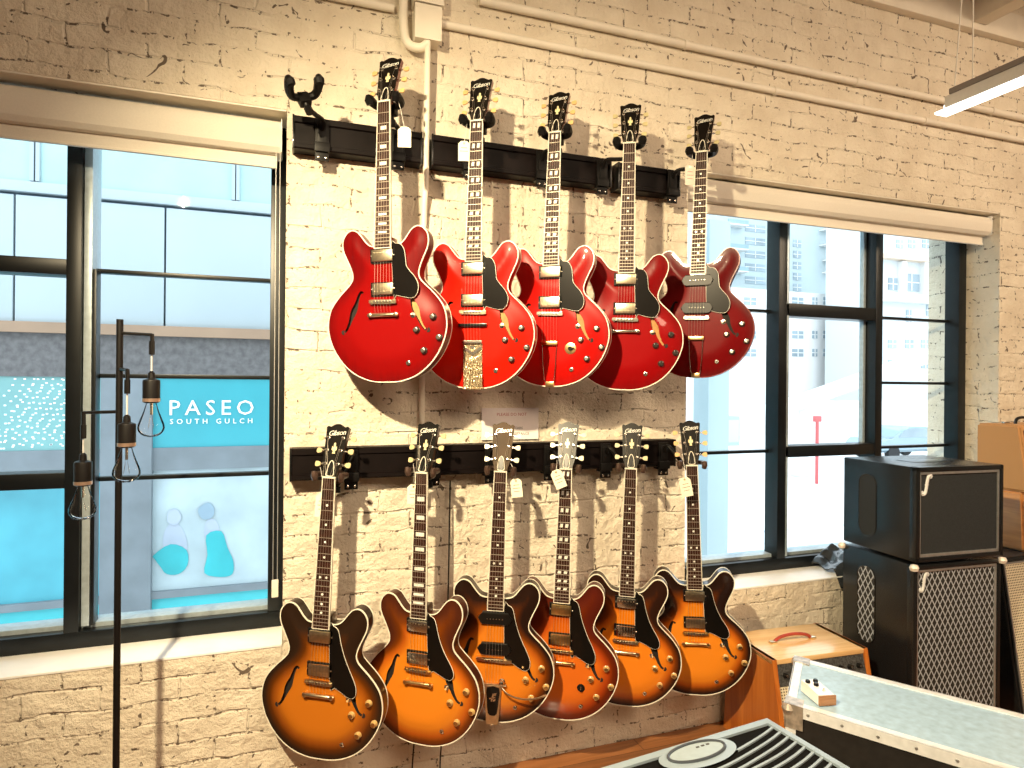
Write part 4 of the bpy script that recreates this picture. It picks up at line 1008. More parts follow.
# black cloth on the sill
def cloth():
    m = MB()
    def f(u, v):
        x = 93.2 + 8 * u; yb = 6.0 - 6.6 * v
        fold = .65 * sin(u * 11 + v * 3) + .4 * sin(u * 23 - v * 5)
        z = 21.95 + .9 + (2.6 * math.exp(-((u - .55) / .3) ** 2) + .45 * fold) * (1 - v * .5) + .3 * sin(v * 9 + u * 4)
        z = max(z, 22.0 + .12)
        if v > .82: z -= (v - .82) * 16
        if u < .15: z -= (.15 - u) * 3
        z = max(z, 22.12) if v <= .82 else z
        return (x + .3 * sin(v * 7), yb, z)
    m.grid(f, 46, 30)
    o = put(m, 'crumpled_bag', S('black_glossy_cloth', (.03, .034, .038), .25, coat=.4, noise=.2), ang=80)
    md = o.modifiers.new('thick', 'SOLIDIFY'); md.thickness = .004; md.offset = 1
    tag(o, 'crumpled black glossy bag lying on the right window sill beside the speakers', 'bag')
cloth()

# wooden wedge amp under the window
HWOOD = wood_mat('orange_wood', (.38, .095, .014), (.56, .18, .03), .7, .3, 'Z', coat=.5)
HWOODT = wood_mat('pale_maple_top', (.66, .38, .15), (.82, .56, .28), .7, .3, 'X', coat=.5)
BEIGEG = weave_mat('beige_woven_grille', (.74, .66, .48), (.10, .07, .04), .42)
KRUST = S('dark_control_panel', (.06, .06, .06), .3, noise=.8, nscale=160)
t = thing('wooden_amplifier', 'orange wooden wedge amplifier with pale top and red leather handle, under the right window', 'amplifier', (67.2, -13.2, 0), (0, 0, rad(-3.5)))
Wt, Dt, Ht = 17.2, 10.6, 15.7
for x in (0, Wt - .75):
    m = MB()
    prof = [(-2.6, 0), (-2.6, 1.0), (-2.2, 5), (-1.3, 9.5), (-.5, 13), (0, Ht), (Dt - .0, Ht), (Dt + 1.2, 0)]
    m.prism([(p[0], p[1]) for p in prof], -x - .75, -x, Matrix.Rotation(rad(90), 4, 'Z')); put(m, 'side_board', HWOOD, t)
m = MB(); m.box(0, Wt, .0, Dt, Ht - .75, Ht, .12); put(m, 'top_board', HWOODT, t)
m = MB(); m.hull8([(.75, -1.7, 1), (Wt - .75, -1.7, 1), (Wt - .75, 0, 1), (.75, 0, 1), (.75, -.5, 11.8), (Wt - .75, -.5, 11.8), (Wt - .75, .6, 11.8), (.75, .6, 11.8)]); put(m, 'grille', BEIGEG, t, smooth=False)
m = MB(); m.hull8([(.75, -.6, 12.0), (Wt - .75, -.6, 12.0), (Wt - .75, .8, 12.0), (.75, .8, 12.0), (.75, .15, Ht - .75), (Wt - .75, .15, Ht - .75), (Wt - .75, 1, Ht - .75), (.75, 1, Ht - .75)]); cp = put(m, 'control_panel', KRUST, t, smooth=False)
for i in range(9):
    m = MB(); m.lathe([(.42, 0), (.38, .3), (.3, .5)], 14, T(2 + i * 1.65, -.3, 13.4) @ RX(75)); put(m, 'control_knob', BP, cp)
    m = MB(); m.lathe([(.2, .5), (.2, .54)], 12, T(2 + i * 1.65, -.3, 13.4) @ RX(75)); put(m, 'knob_cap', CHROME, cp)
m = MB(); m.box(.75, Wt - .75, .6, Dt + .3, .3, Ht - .75); put(m, 'back_panel', S('dark_backing', (.05, .035, .025), .7), t, smooth=False)
REDL = S('red_leather', (.36, .05, .03), .4, noise=.2, nscale=60)
m = MB(); hc = catmull([(4.6, 5.4, Ht + .15), (5.6, 5.4, Ht + .75), (8.0, 5.4, Ht + 1.05), (10.4, 5.4, Ht + .75), (11.4, 5.4, Ht + .15)], 5, False)
m.tube(hc, .26, 8); put(m, 'handle', REDL, t)
for xx in (4.3, 11.7): m = MB(); m.box(xx - .5, xx + .5, 5.0, 5.8, Ht, Ht + .35, .1); put(m, 'handle_mount', GOLDN, t)

# flight case -------------------------------------------------------------
CASEZ = 22.0
CASET = S('pale_laminate', (.36, .51, .64), .35, noise=.14, nscale=45, coat=.3)
ALU = S('aluminium_edge', (.82, .84, .86), .35, metal=.25, noise=.1, nscale=40)
WORN = S('worn_corner_metal', (.60, .52, .44), .4, metal=.7, noise=.3, nscale=60)
FL = Vector((50.4, -34.1, 0)); ux = Vector((.537, -.844, 0)).normalized(); uy = Vector((.735, .678, 0)).normalized(); LC, WC = 40.0, 13.3
t = thing('flight_case', 'long black flight case with pale grey lid and metal edges, in front of the amps', 'flight case', tuple(FL))
def cq(a, b, z): return ux * a + uy * b + Vector((0, 0, z))
def slab(m, a0, a1, b0, b1, z0, z1): m.hull8([cq(a0, b0, z0), cq(a1, b0, z0), cq(a1, b1, z0), cq(a0, b1, z0), cq(a0, b0, z1), cq(a1, b0, z1), cq(a1, b1, z1), cq(a0, b1, z1)])
m = MB(); slab(m, .15, LC - .15, .15, WC - .15, 0.2, CASEZ - .3); put(m, 'case_body', S('black_laminate', (.018, .016, .015), .4, noise=.2), t, smooth=False)
m = MB(); slab(m, .4, LC - .4, .4, WC - .4, CASEZ - .5, CASEZ - .05); put(m, 'lid_panel', CASET, t, smooth=False)
m = MB()
for a0, a1, b0, b1 in ((0, LC, 0, .95), (0, LC, WC - .95, WC), (0, .95, 0, WC), (LC - .95, LC, 0, WC)):
    slab(m, a0, a1, b0, b1, CASEZ - .12, CASEZ + .04)
for a0, a1, b0, b1 in ((0, LC, -.05, .08), (0, LC, WC - .08, WC + .05), (-.05, .08, 0, WC), (LC - .08, LC + .05, 0, WC)): slab(m, a0, a1, b0, b1, CASEZ - 1.1, CASEZ + .04)
for a, b in ((0, 0), (LC, 0), (0, WC), (LC, WC)): slab(m, a - .05, a + .05, b - .05, b + .05, 0, CASEZ); slab(m, max(0, a - 1), min(LC, a + 1), b - .06, b + .06, 0, CASEZ)
put(m, 'edge_trim', ALU, t, smooth=False)
m = MB()
for k in range(12):
    a = 2.2 + k * 3.2; p = cq(a, -.05, CASEZ - .55)
    nrm = Vector((ux.y, -ux.x, 0)); R = Matrix((ux, Vector((0, 0, 1)), Vector((ux.y, -ux.x, 0)))).transposed().to_4x4()
    m.lathe([(.16, 0), (.14, .06), (.05, .09)], 10, T(*p) @ R)
put(m, 'rivets', SILVER, t)
for a, b in ((0, 0), (0, WC), (LC, 0)):
    m = MB(); sa = 1 if a == 0 else -1; sbb = 1 if b == 0 else -1
    A0, A1 = sorted((a - sa * .14, a + sa * 1.7)); B0, B1 = sorted((b - sbb * .14, b + sbb * 1.7))
    slab(m, A0, A1, B0, B0 + .14 if sbb > 0 else B0 + .14, CASEZ - 2.4, CASEZ + .0); slab(m, A0, A0 + .14, B0, B1, CASEZ - 2.4, CASEZ)
    slab(m, A0, A1, B0, B1, CASEZ - .02, CASEZ + .12)
    p = cq(a + sa * .25, b + sbb * .25, CASEZ - .5); m.lathe([(.05, -.75), (.5, -.55), (.72, 0), (.5, .52), (.05, .66)], 14, T(*p)); put(m, 'corner_bracket', WORN, t)
# pedal on the case
PEDW = S('white_enamel', (.85, .84, .80), .3, coat=.4, noise=.03)
pp = FL + cq(3.0, 3.4, CASEZ + .06)
t = thing('effects_pedal', 'small white effects pedal with three dark knobs and wooden end, on the flight case', 'effects pedal', tuple(pp), (0, 0, math.atan2(uy.y, uy.x) + rad(-55))); t.scale = (.8, .8, .8)
m = MB(); m.hull8([(-1.15, -2.0, 0), (1.15, -2.0, 0), (1.15, 2.2, 0), (-1.15, 2.2, 0), (-1.1, -1.9, 1.25), (1.1, -1.9, 1.25), (1.1, 2.1, 1.5), (-1.1, 2.1, 1.5)]); put(m, 'housing', PEDW, t, smooth=False)
m = MB(); m.box(-1.2, 1.2, -2.2, -1.95, 0, 1.3, .04); put(m, 'wooden_end', wood_mat('pedal_wood', (.26, .12, .05), (.40, .20, .09), 2, .5, 'X'), t)
for x, y in ((-.6, 1.4), (.6, 1.5), (.1, .55)):
    m = MB(); m.lathe([(.34, 0), (.3, .35), (.24, .42)], 14, T(x, y, 1.38)); put(m, 'control_knob', BP, t)
m = MB(); m.lathe([(.2, 0), (.2, .1), (.1, .12), (.09, .4)], 12, T(.3, -.8, 1.28)); put(m, 'footswitch', CHROME, t)

# grey speaker box in the foreground -----------------------------------------
GREYA = S('light_grey_panel', (.27, .34, .40), .35, noise=.05, nscale=20, coat=.2)
cz = 25.0; C0 = Vector((42.2, -40.6, 0)); yawA = rad(6.3)
t = thing('ribbed_amplifier', 'light grey amplifier lying face up with curved black slots and oval badge', 'amplifier', tuple(C0), (0, 0, yawA))
WA, DA = 27.0, 19.0
m = MB(); m.box(-WA, 0, -DA, 0, 0, cz - .9, .25); put(m, 'cabinet_shell', TOLEX, t)
m = MB()
for a in ((-WA, 0, -.7, 0), (-WA, 0, -DA, -DA + 1.2), (-WA, -WA + 1.2, -DA + 1.2, -.7), (-.6, 0, -DA + 1.2, -.7)): m.box(*a, cz - .9, cz)
def ell(cx, cy, rx, ry, n=36): return [(cx + rx * cos(2 * pi * k / n), cy + ry * sin(2 * pi * k / n)) for k in range(n)]
BCX, BCY = -9.7, -1.65
a = [m.b.verts.new((x, min(y, -.7), cz - .01)) for x, y in ell(BCX, BCY, 3.9, 1.75)]; m.b.faces.new(a)
put(m, 'face_panel', GREYA, t, smooth=False)
m = MB(); m.box(-WA + .8, -.4, -DA + .8, -.4, cz - .9, cz - .22); put(m, 'slot_backing', S('slot_black', (.004, .004, .004), .8, spec=.1), t, smooth=False)
RIBM = S('grey_rib', (.27, .33, .38), .35, noise=.05)
for k in range(1, 20):
    run = []
    for q in range(61):
        x = -.6 - q * .44; d_ = -.6 - x
        y = -.35 - k * .86 - 1.9 * (1 - math.exp(-d_ / 5.5)) + .35 * math.exp(-((x - BCX) / 4) ** 2) * (-1 if k < 4 else 0)
        ok = x > -WA + 1.1 and y > -DA + 1.1 and ((x - BCX) / 3.8) ** 2 + ((y - BCY) / 1.65) ** 2 > 1
        if ok: run.append((x, y, cz - .23))
        if (not ok or q == 60) and len(run) > 2:
            m = MB(); n = len(run); v0 = None
            for i2, p in enumerate(run):
                a = Vector(run[max(0, i2 - 1)]); b = Vector(run[min(n - 1, i2 + 1)]); d = (b - a).normalized(); nn = Vector((-d.y, d.x, 0)) * .105
                q4 = [m.b.verts.new(Vector(p) + nn), m.b.verts.new(Vector(p) - nn), m.b.verts.new(Vector(p) - nn + Vector((0, 0, .16))), m.b.verts.new(Vector(p) + nn + Vector((0, 0, .16)))]
                if v0:
                    for j in range(4): m.b.faces.new((v0[j], v0[(j + 1) % 4], q4[(j + 1) % 4], q4[j]))
                v0 = q4
            put(m, 'rib', RIBM, t)
        if not ok: run = []
m = MB(); m.tube([(x, y, cz + .06) for x, y in ell(BCX, BCY + .15, 2.9, 1.12)], .13, 8, closed=True); put(m, 'badge_ring', S('dark_ring', (.12, .14, .17), .3, metal=.6), t)
m = MB(); a = [m.b.verts.new((x, y, cz + .05)) for x, y in ell(BCX, BCY + .15, 2.9, 1.12)]; m.b.faces.new(a); put(m, 'badge_plate', S('badge_grey', (.32, .39, .43), .3, noise=.05), t, smooth=False)
for k in range(3): m = MB(); m.box(-8.3 - k * .55, -8.0 - k * .55, -1.15, -1.0, cz + .06, cz + .1); put(m, 'badge_dash', INK, t, smooth=False)

# tan cases at the far right ---------------------------------------------------
TWEED = S('tan_tweed', (.50, .26, .10), .75, noise=.25, nscale=400, bump=.3)
TWEEDO = wood_mat('orange_pine', (.50, .20, .06), (.74, .36, .12), 1, .4, 'Y', coat=.3)
BROWNG = S('brown_grille', (.12, .05, .035), .8, noise=.4, nscale=400)
def wedge(name, loc, W, D0, D1, H, mat, gm, label, cat, handle=False, trim=None):
    t = thing(name, label, cat, loc)
    m = MB(); m.hull8([(0, -D0, 0), (W, -D0, 0), (W, 0, 0), (0, 0, 0), (0, -D1, H), (W, -D1, H), (W, 0, H), (0, 0, H)])
    bmesh.ops.bevel(m.b, geom=m.b.edges[:], offset=.35, segments=3, affect='EDGES'); put(m, 'cabinet_shell', mat, t)
    n = Vector((0, -(H), -(D0 - D1) * -1)).normalized()
    def fp(u, v, o): return Vector((u, -(D0 + (D1 - D0) * v / H) - o, v))
    m = MB(); m.hull8([fp(.8, .8, -.4), fp(W - .8, .8, -.4), fp(W - .8, H - .9, -.4), fp(.8, H - .9, -.4), fp(.8, .8, .06), fp(W - .8, .8, .06), fp(W - .8, H - .9, .06), fp(.8, H - .9, .06)]); put(m, 'grille', gm, t, smooth=False)
    if trim:
        m = MB()
        for a, b, c, d in ((.6, .85, .6, H - .7), (.6, W - .6, H - .95, H - .7), (.6, W - .6, .6, .85), (W - .85, W - .6, .6, H - .7)): m.hull8([fp(a, c, -.1), fp(b, c, -.1), fp(b, d, -.1), fp(a, d, -.1), fp(a, c, .12), fp(b, c, .12), fp(b, d, .12), fp(a, d, .12)])
        put(m, 'grille_trim', trim, t, smooth=False)
    if handle:
        m = MB(); m.tube(catmull([(5, -D1 * .5, H), (5.4, -D1 * .5, H + .9), (7, -D1 * .5, H + 1.2), (9, -D1 * .5, H + .9), (9.6, -D1 * .5, H)], 4, False), .28, 8); put(m, 'handle', BP, t)
        m = MB(); m.box(1.6, 3.2, -D1 * .5 - .3, -D1 * .5 + .3, H, H + .45, .1); put(m, 'latch', CHROME, t)
BX = 125.2
wedge('black_amplifier', (116.5, -2.2, 0), 26, 14.0, 10.2, 26.2, TOLEX, BEIGEG, 'black amplifier with beige grille on the floor, right of the speaker stack', 'amplifier', trim=SILVER)
wedge('orange_amplifier', (BX, -2.2, 26.3), 19, 8.6, 8.2, 10.6, TWEEDO, BROWNG, 'orange wooden amplifier on the black amplifier, below the tweed one', 'amplifier')
wedge('tweed_amplifier', (BX, -2.2, 37.0), 19, 9.4, 7.6, 12.0, TWEED, BROWNG, 'tan tweed amplifier with dark handle, topmost by the right wall', 'amplifier', handle=True)

# ceiling light --------------------------------------------------------------
LW = S('white_light_housing', (.72, .70, .66), .4, noise=.03)
LE = S('lit_diffuser', (1, 1, 1), .4, emit=(1.0, .97, .92), estr=3.0)
t = thing('linear_ceiling_light', 'long white hanging strip light at the upper right', 'ceiling light', (93.3, -20.0, 97.3))
m = MB(); m.box(-1.3, 1.3, -66, 0, 0, 1.7, .08); put(m, 'housing', LW, t)
m = MB(); m.box(-1.5, -.2, -66, -.8, 1.7, 2.5, .05); m.box(.3, 1.5, -66, -.8, 1.7, 2.3, .05); put(m, 'upper_channel', S('grey_channel', (.22, .19, .17), .5), t)
m = MB(); m.box(-1.2, 1.2, -66, 1.6, -.35, 0.0, .05); m.box(-1.2, 1.2, -.2, .2, -.3, .5, .05); put(m, 'diffuser', LE, t)
for (x, y) in ((-.4, -.8), (.3, -3.0)):
    m = MB(); m.tube([(x, y, 2.2), (.3, -3.0, 38)], .09, 6); put(m, 'suspension_cable', THREAD, t)
m = MB(); m.lathe([(.5, 0), (.5, .5), (.2, .7)], 10, T(-.4, -1.0, 1.9)); put(m, 'cable_grip', BP, t)

# ================================================================== OUTSIDE
PANEL = S('pale_blue_cladding', (.36, .43, .46), .4, noise=.03, nscale=1)
PANELG = S('panel_gap', (.10, .16, .22), .6)
GLZ = S('sky_glazing', (.34, .52, .52), .2, noise=.08, nscale=1.5)
BROWNB = S('brown_soffit', (.30, .20, .13), .7, noise=.1, nscale=2)
DGREY = S('dark_stone_band', (.115, .11, .11), .7, noise=.3, nscale=14)
MGREY = S('grey_pier', (.17, .20, .22), .6, noise=.12, nscale=3)
TEAL = S('teal_sign_panel', (.04, .32, .38), .4, noise=.06, nscale=1.2)
TEALP = S('pale_teal_panel', (.16, .34, .34), .5, noise=.1, nscale=1.5)
POSTERB = S('cyan_panel', (.06, .45, .50), .4, noise=.1, nscale=1)
WHITEL = S('white_lettering', (.95, .97, .98), .4)
YF = 240.0
def fr(px0, px1, pya, pyb, Y=YF, yref=None):
    """rectangle on the facade: x from two pixels, z from two pixel heights taken at the mid column"""
    xm = (px0 + px1) / 2; return on(px0, pya, Y).x, on(px1, pya, Y).x, on(xm, pyb, Y).z, on(xm, pya, Y).z
GZ = -62.0
t = thing('shop_building', 'pale blue panelled building with teal shop windows across the left street', 'building', (-100, YF, GZ))
def fz(py, px=180): return on(px, py, YF).z
def fb(m, x0, x1, z0, z1, y0=0, y1=3, bev=0): m.box(x0 + 100, x1 + 100, y0, y1, z0 - GZ, z1 - GZ, bev)
FX0, FX1 = -420, 95
zs = dict(top=520, w0=fz(207), p1=fz(327), br=fz(337), dk=fz(378), teal=fz(447.5), gr=fz(470), wt=fz(478), low=fz(590), sill=fz(597), base=fz(612))
m = MB(); fb(m, FX0, FX1, zs['p1'], zs['top'], 4, 60); fb(m, FX0, FX1, GZ, zs['p1'], 30, 60); put(m, 'building_core', PANELG, t, smooth=False)
m = MB()
xs = [on(14 - 155 * 2, 260, YF).x, on(14 - 155, 260, YF).x, on(14, 260, YF).x]; step = on(165, 260, YF).x - on(14, 260, YF).x
x = xs[2] - step * 5
while x < FX1:
    fb(m, x + .4, min(x + step - .4, FX1), zs['p1'], fz(209), 0, 4, .2)
    x += step
fb(m, FX0, FX1, fz(206), fz(196), -1, 4, .2); fb(m, FX0, FX1, fz(70), zs['top'], 0, 4)
put(m, 'cladding_panels', PANEL, t)
for a, b in ((-330, -170), (-150, on(30, 150, YF).x), (on(40, 150, YF).x, on(92, 150, YF).x), (on(98, 150, YF).x, on(232, 150, YF).x), (on(240, 150, YF).x, 70)):
    m = MB(); fb(m, a, b, fz(195), fz(70), 1.0, 3.5); put(m, 'upper_window', GLZ, t, smooth=False)
    m = MB(); fb(m, a - 1.5, a, fz(195), fz(70), -.5, 4); fb(m, b, b + 1.5, fz(195), fz(70), -.5, 4); put(m, 'window_jamb', PANEL, t, smooth=False)
m = MB(); fb(m, FX0, FX1, zs['br'], zs['p1'], -3, 30); put(m, 'soffit_band', BROWNB, t, smooth=False)
m = MB(); fb(m, FX0, FX1, zs['dk'], zs['br'], 0, 30); put(m, 'stone_band', DGREY, t, smooth=False)
sg = on(151, 410, YF).x
for a, b, mt in ((FX0, on(-60, 410, YF).x, TEALP), (on(-60, 410, YF).x, on(101, 410, YF).x, TEALP), (sg, FX1, TEAL)):
    m = MB(); fb(m, a, b, zs['teal'], zs['dk'], 1, 6); put(m, 'sign_panel', mt, t, smooth=False)
m = MB(); fb(m, FX0, FX1, zs['gr'], zs['teal'], 0, 8); put(m, 'window_head', MGREY, t, smooth=False)
m = MB(); fb(m, on(101, 500, YF).x, on(152, 500, YF).x, GZ, zs['dk'], -2, 8); put(m, 'pier', MGREY, t, smooth=False)
m = MB()
for c0, py0, r0_, nr in ((-25, 372, 14, 13), (135, 452, 12, 12), (-150, 452, 12, 12)):      # dotted arcs on the pale panel
    cc = on(c0, py0, YF)
    for k in range(nr):
        R_ = r0_ + k * 3.4; nq = int(2 * pi * R_ / 2.7)
        for q in range(nq):
            a = 2 * pi * q / nq; x_, z_ = cc.x + R_ * cos(a), cc.z + R_ * sin(a)
            if zs['teal'] + 1 < z_ < zs['dk'] - 1 and -230 < x_ < on(98, 410, YF).x: m.box(x_ + 100 - .42, x_ + 100 + .42, .8, 1.0, z_ - GZ - .3, z_ - GZ + .3)
put(m, 'dotted_pattern', WHITEL, t, smooth=False)
cp_ = on(212, 408.5, YF); me = text_mesh('shop_name', 'PASEO', 9.9, WHITEL, .4, spacing=1.38); link('shop_name', me, t, (cp_.x + 100, .6, cp_.z - GZ))
cp_ = on(212, 421.5, YF); me = text_mesh('shop_subtitle', 'SOUTH GULCH', 3.3, WHITEL, .3, spacing=1.75); link('shop_subtitle', me, t, (cp_.x + 100, .6, cp_.z - GZ))
POS = S('poster_print', (.38, .47, .50), .4, noise=.16, nscale=1.6); POS2 = S('left_poster_print', (.07, .34, .42), .4, noise=.3, nscale=.8)
for a, b, mt in ((FX0, on(-80, 530, YF).x, POSTERB), (on(-78, 530, YF).x, on(101, 530, YF).x, POS2), (on(151, 530, YF).x, FX1, POS)):
    m = MB(); fb(m, a, b, zs['low'], zs['gr'] if mt is not POS else zs['gr'], 2, 7); w_ = put(m, 'shop_window', mt, t, smooth=False)
    m = MB(); fb(m, a, b, zs['base'] - 14, zs['sill'], 2, 7); put(m, 'lower_panel', POSTERB, t, smooth=False)
m = MB(); fb(m, FX0, FX1, zs['sill'], zs['low'], 0, 7); put(m, 'window_rail', MGREY, t, smooth=False)
m = MB(); fb(m, FX0, FX1, GZ, zs['base'] - 14, 1, 8); put(m, 'plinth', MGREY, t, smooth=False)
# simple figures printed on the poster: two people in teal skirts
def blob(pts, mt, nm, lay=0):
    m = MB(); c = catmull(pts, 3); m.prism([(on(px, py, YF).x + 100, on(px, py, YF).z - GZ) for px, py in c], 1.75 - .2 * lay, 1.9 - .2 * lay); put(m, nm, mt, t, smooth=False)
SKIRT = S('poster_teal', (.03, .38, .42), .5, noise=.15, nscale=2); SKIN = S('poster_pale', (.36, .42, .50), .5, noise=.1, nscale=2)
blob([(153, 556), (170, 545), (186, 551), (187, 566), (178, 575), (166, 575), (160, 568), (154, 560)], SKIRT, 'poster_skirt', 1)
blob([(206, 536), (221, 532), (227, 548), (233, 562), (232, 575), (220, 578), (204, 574), (207, 556)], SKIRT, 'poster_skirt', 1)
blob([(165, 530), (174, 522), (184, 534), (186, 552), (166, 553), (162, 542)], SKIN, 'poster_figure')
blob([(168, 512), (176, 510), (181, 518), (175, 526), (167, 522)], SKIN, 'poster_head', 2)
blob([(206, 522), (214, 520), (219, 530), (214, 540), (204, 538)], SKIN, 'poster_figure')
blob([(199, 508), (208, 503), (214, 509), (212, 518), (203, 520), (198, 514)], S('poster_hair', (.24, .34, .42), .5), 'poster_hair', 2)

# street side seen through the right window
ASPH = S('pale_pavement', (.72, .71, .70), .8, noise=.05, nscale=.4)
m = MB(); m.box(-3000, 4500, WT + .5, 4200, GZ - 4, GZ); o = put(m, 'outside_ground', ASPH, smooth=False); struct(o)
WB = S('white_render', (.74, .73, .71), .7, noise=.03, nscale=.3); PB = S('pale_blue_wall', (.46, .54, .56), .6, noise=.06, nscale=.3); WG = S('window_grey_blue', (.30, .37, .41), .3, noise=.3, nscale=.5)
RAILG = S('balcony_glass', (.28, .40, .44), .3, noise=.1, nscale=.5)
def rectb(m, Y, px0, px1, py0, py1, d=10, off=0, ox=0, oz=0):
    a = on(px0, (py0 + py1) / 2, Y); b = on(px1, (py0 + py1) / 2, Y); c = (px0 + px1) / 2
    m.box(a.x - ox, b.x - ox, off, off + d, on(c, py1, Y).z - oz, on(c, py0, Y).z - oz)
def bld(name, label, Y, px0, px1, top_py, mt, wins, extra=None, depth=260):
    x0 = on(px0, 300, Y).x; x1 = on(px1, 300, Y).x; zt = on((px0 + px1) / 2, top_py, Y).z
    t = thing(name, label, 'building', (x0, Y, GZ)); m = MB(); m.box(0, x1 - x0, 0, depth, 0, zt - GZ); put(m, 'wall', mt, t, smooth=False)
    for (a, b, c, d) in wins:
        m = MB(); rectb(m, Y, a, b, c, d, 3, -1.5, x0, GZ); w_ = put(m, 'window', WG, t, smooth=False)
        m = MB(); xx0, xx1 = on(a, c, Y).x - x0, on(b, c, Y).x - x0; zc = (on((a + b) / 2, c, Y).z + on((a + b) / 2, d, Y).z) / 2 - GZ
        m.box((xx0 + xx1) / 2 - 1, (xx0 + xx1) / 2 + 1, -2.5, 0, on((a + b) / 2, d, Y).z - GZ, on((a + b) / 2, c, Y).z - GZ); m.box(xx0, xx1, -2.5, 0, zc - 1, zc + 1); put(m, 'window_bar', WB, w_, smooth=False)
    if extra: extra(t, x0)
    return t
wins = []
for py in (297.5, 331, 349):
    for a, b in ((702, 711), (722, 734), (744, 756), (792, 803), (812, 817), (823, 835), (848, 858)): wins.append((a, b, py, py + 7.5))
bld('white_apartment_block', 'long white low building with small square windows beyond the street', 1150, 560, 866, 286, WB, wins)
def balc(t, x0):
    for k, (a, b, c) in enumerate(((819, 836, 246), (819, 834, 231), (822, 862, 262), (822, 862, 274), (700, 724, 240), (700, 724, 262), (722, 742, 226), (722, 742, 250), (722, 742, 272))):
        m = MB(); rectb(m, 1500, a, b, c, c + 1.2, 30, -30, x0, GZ); s_ = put(m, 'balcony_slab', WB, t, smooth=False)
        m = MB(); rectb(m, 1500, a, b, c - 4, c, 3, -30, x0, GZ); put(m, 'balcony_rail', RAILG, s_, smooth=False)
tw = [(793, 801, 240 + k * 11, 247 + k * 11) for k in range(5)] + [(846, 853, 232 + k * 14, 240 + k * 14) for k in range(4)] + [(745, 765, 225 + k * 13, 232 + k * 13) for k in range(5)] + [(704, 712, 225 + k * 14, 233 + k * 14) for k in range(5)]
bld('tall_apartment_tower', 'tall pale blue apartment tower with balconies behind the white block', 1500, 640, 866, 60, PB, tw, balc)
def cols(t, x0):
    for a, b in ((898, 902.5), (920, 925)):
        m = MB(); rectb(m, 1000, a, b, 262, 296, 12, -12, x0, GZ); put(m, 'white_column', WB, t, smooth=False)
    m = MB(); rectb(m, 1000, 880, 960, 296, 304, 20, -20, x0, GZ); put(m, 'terrace_edge', WB, t, smooth=False)
    m = MB(); rectb(m, 1000, 880, 960, 258, 263, 20, -20, x0, GZ); put(m, 'canopy_edge', S('tan_canopy', (.7, .55, .42), .7), t, smooth=False)
w3 = [(903, 919, 274, 291), (926, 936, 272, 291), (888, 897, 278, 290), (906, 911, 310, 322), (926, 936, 305, 316)] + [(a, a + 8, py, py + 8) for a in (888, 905, 921, 934) for py in (340, 360)] + [(a, a + 7, py, py + 8) for a in (896, 908, 922) for py in (222, 240)]
bld('terraced_building', 'pale building with white columns and terrace in the right pane', 1000, 868, 1060, 190, S('white_blue_render', (.56, .60, .61), .7, noise=.05), w3, cols, depth=120)
# low white wall, bridge tube, post, car, column
def solid(name, label, cat, mt, build):
    m = MB(); build(m); o = put(m, name, mt); tag(o, label, cat); return o
a = on(785, 400, 820); b = on(1000, 400, 820)
solid('street_wall', 'low white wall behind the parked car across the street', 'wall', WB, lambda m: m.box(a.x, b.x, 820, 834, GZ, on(860, 401, 820).z, 1))
p0 = on(700, 432, 560); p1 = on(800, 402, 560); p2 = on(955, 346, 620)
t = thing('crane_boom', 'big white diagonal tube crossing the view of the right window', 'boom', tuple(p0))
m = MB(); m.tube([Vector((0, 0, 0)), p1 - p0, p2 - p0], [9.5, 10, 11], 16); put(m, 'tube', S('white_steel', (.64, .65, .65), .4, noise=.05, nscale=1), t)
m = MB(); b1 = on(800, 440, 575) - p0; m.box(b1.x - 8, b1.x + 8, 8, 24, GZ - p0.z, (p1 - p0).z, 1); put(m, 'support_leg', S('grey_steel', (.60, .62, .63), .5), t)
p = on(817, 450, 520)
t = thing('red_post', 'thin red post standing by the street outside the right window', 'post', (p.x, p.y, GZ))
RED = S('red_post_paint', (.50, .10, .10), .5, noise=.05); m = MB(); m.tube([(0, 0, 0), (0, 0, on(817, 416, 520).z - GZ)], 2.0, 10); put(m, 'pole', RED, t)
m = MB(); zt = on(817, 416, 520).z - GZ; m.box(-5, 5, -2, 2, zt - 7, zt, .5); put(m, 'head', RED, t)
p = on(899, 446, 700)
t = thing('parked_car', 'pale blue car parked before the low white wall', 'car', (p.x, p.y, GZ))
CARP = S('pale_car_paint', (.26, .36, .42), .25, coat=1, noise=.03)
def car():
    m = MB(); prof = catmull([(-78, 14), (-80, 26), (-70, 34), (-45, 37), (-28, 52), (10, 55), (36, 50), (55, 38), (76, 34), (80, 24), (78, 14)], 3, False)
    m.prism(prof, -32, 32, bev=4); put(m, 'car_body', CARP, t)
    m = MB(); m.prism([(-40, 38), (-26, 50), (8, 52.5), (33, 48), (48, 38)], -32.6, -30, None); put(m, 'side_window', WG, t, smooth=False)
    for xw in (-50, 50):
        for s in (-1, 1): m = MB(); m.lathe([(12, -4), (13, 0), (12, 4)], 20, T(xw, s * 29, 13) @ RX(90)); put(m, 'wheel', BP, t)
car()
p = on(711, 400, 150)
t = thing('steel_column', 'wide pale blue steel column just outside the right window', 'column', (p.x, p.y, GZ))
PC = S('pale_blue_steel', (.36, .46, .49), .5, noise=.04, nscale=1); m = MB(); m.box(-5.5, 5.5, -5.5, 5.5, 0, 190, .5); put(m, 'shaft', PC, t)
m = MB(); m.box(-7, 7, -7, 7, 0, 3, .5); put(m, 'base_plate', PC, t)
p = on(724, 432, 200)
t = thing('electrical_cabinet', 'pale blue utility cabinet outside, beside the steel column', 'cabinet', (p.x, p.y, GZ))
